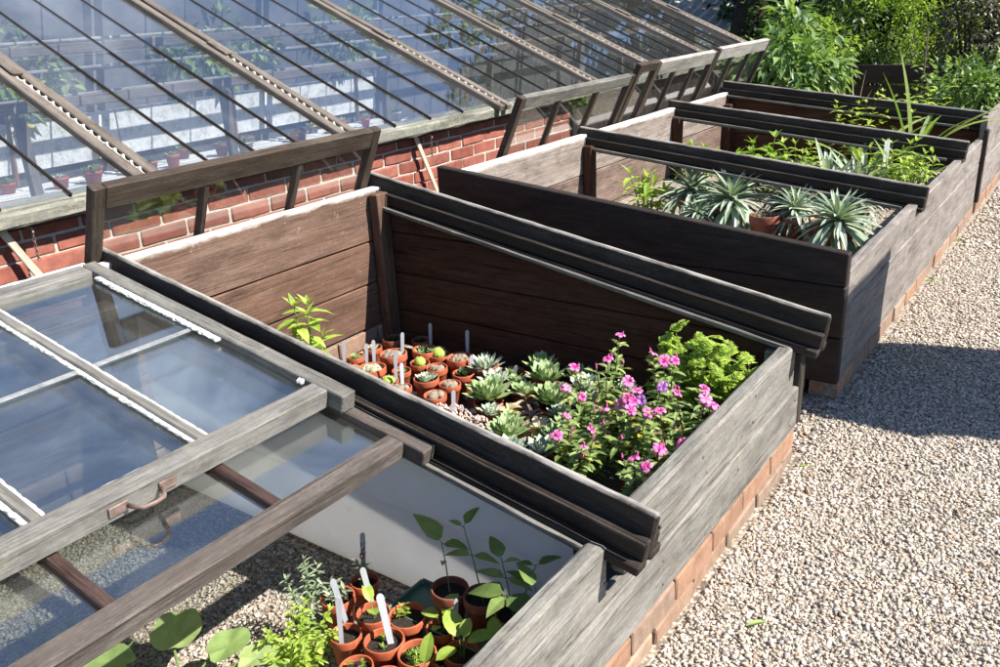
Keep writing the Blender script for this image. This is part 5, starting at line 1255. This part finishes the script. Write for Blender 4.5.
# dry grass and a stake by the far bed
T = thing('dry_grass', 'dry straw coloured grass stalks beside the drooping shrub', 'grass', (-1.12, 7.35, .2)); mb = MB()
for i in range(26):
    a = random.uniform(0, 6.28); blade(mb, (random.uniform(-.05, .05), random.uniform(-.05, .05), 0), (math.cos(a)*.25-.05, math.sin(a)*.25, 1), random.uniform(.35, .62), .007, random.uniform(.2, 1.4), 6, .2, [.8, 1, .8, .5, .1])
mb.build('stalks', M['lf_dry'], T, at(-1.12, 7.35, .2))
mb = MB(); tube(mb, [(0, 0, 0), (.01, 0, .45), (0, .01, .82)], .007, 6); tag(mb.build('plant_stake', M['rust'], None, at(-0.80, 8.2, .2)), 'thin rusty stake standing among the far shrubs', 'stake')
# shed and pale sheet roof beyond the greenhouse
T = thing('garden_shed', 'grey-green boarded shed behind the greenhouse', 'shed', (-5.6, 10.2, 0))
for i in range(14): plank('wall_board', (-6.55+i*.142, 10.2, 0), (-6.55+i*.142, 10.2, 2.0), (1, 0, 0), .137, .025, M['shed'], T, 3)
for i in range(8): plank('wall_board', (-4.62, 10.28+i*.142, 0), (-4.62, 10.28+i*.142, 2.0), (0, 1, 0), .137, .025, M['shed'], T, 3)
plank('corner_post', (-4.60, 10.19, 0), (-4.60, 10.19, 2.03), (1, 0, 0), .09, .07, M['sashdark'], T, 3)
mb = MB(); prism(mb, [(-1.1, 2.0), (1.15, 2.0), (1.15, 2.06), (-1.1, 2.5)], 1, -.15, 1.5); mb.build('roof', M['corr'], T, at(-5.6, 10.2, 0))
T = thing('sheet_roof', 'low pale corrugated roof behind the leaning tree', 'roof', (-5.3, 14.0, 0))
mb = MB(); n = 60
for i in range(n+1):
    x = -1.6+3.2*i/n; z = .025*math.sin(i*1.57); mb.v += [(x, -.8, .55+z), (x, .8, 1.1+z)]
mb.f = [(2*i, 2*i+2, 2*i+3, 2*i+1) for i in range(n)]; ro = mb.build('roof_sheet', M['corr'], T, at(-5.3, 14.0, .25)); sd = ro.modifiers.new('s', 'SOLIDIFY'); sd.thickness = .02
for dx in (-1.5, 0, 1.5):
    plank('roof_post', (-5.3+dx, 13.3, 0), (-5.3+dx, 13.3, .80), (1, 0, 0), .1, .1, M['shed'], T, 2); plank('roof_post', (-5.3+dx, 14.7, 0), (-5.3+dx, 14.7, 1.28), (1, 0, 0), .1, .1, M['shed'], T, 2)
# unseen brick pier, added right of the path to cast the gravel shadow
T = thing('added_shadow_pier', 'added out-of-view brick pier casting the shadow on the gravel', 'pier', (1.65, 3.66, 0))
boxmb(-.29, .29, -.335, .335, 0, 1.80).build('shadow_pier_core', M['mortar'], T, at(1.65, 3.66, 0))
pb = brickmeshes(0.2135, .10, .065, M['brickbase'], 4)
for k in range(24):
    z = .038+k*.075
    for s in (-1, 1):
        for j in range(3): put('brick', pb[(k+j) % 4], T, at(1.65+s*.246, 3.66-.335+j*.2245, z) @ RY)
        for j in range(2): put('brick', pb[(k+j+1) % 4], T, at(1.65-.19+j*.195-.005, 3.66+s*.291, z) @ Matrix.Diagonal((.86, 1, 1, 1)))
plank('cap_stone', (1.65, 3.66-.36, 1.84), (1.65, 3.66+.36, 1.84), (1, 0, 0), .66, .07, M['mortar'], T, 4, .002, .012)
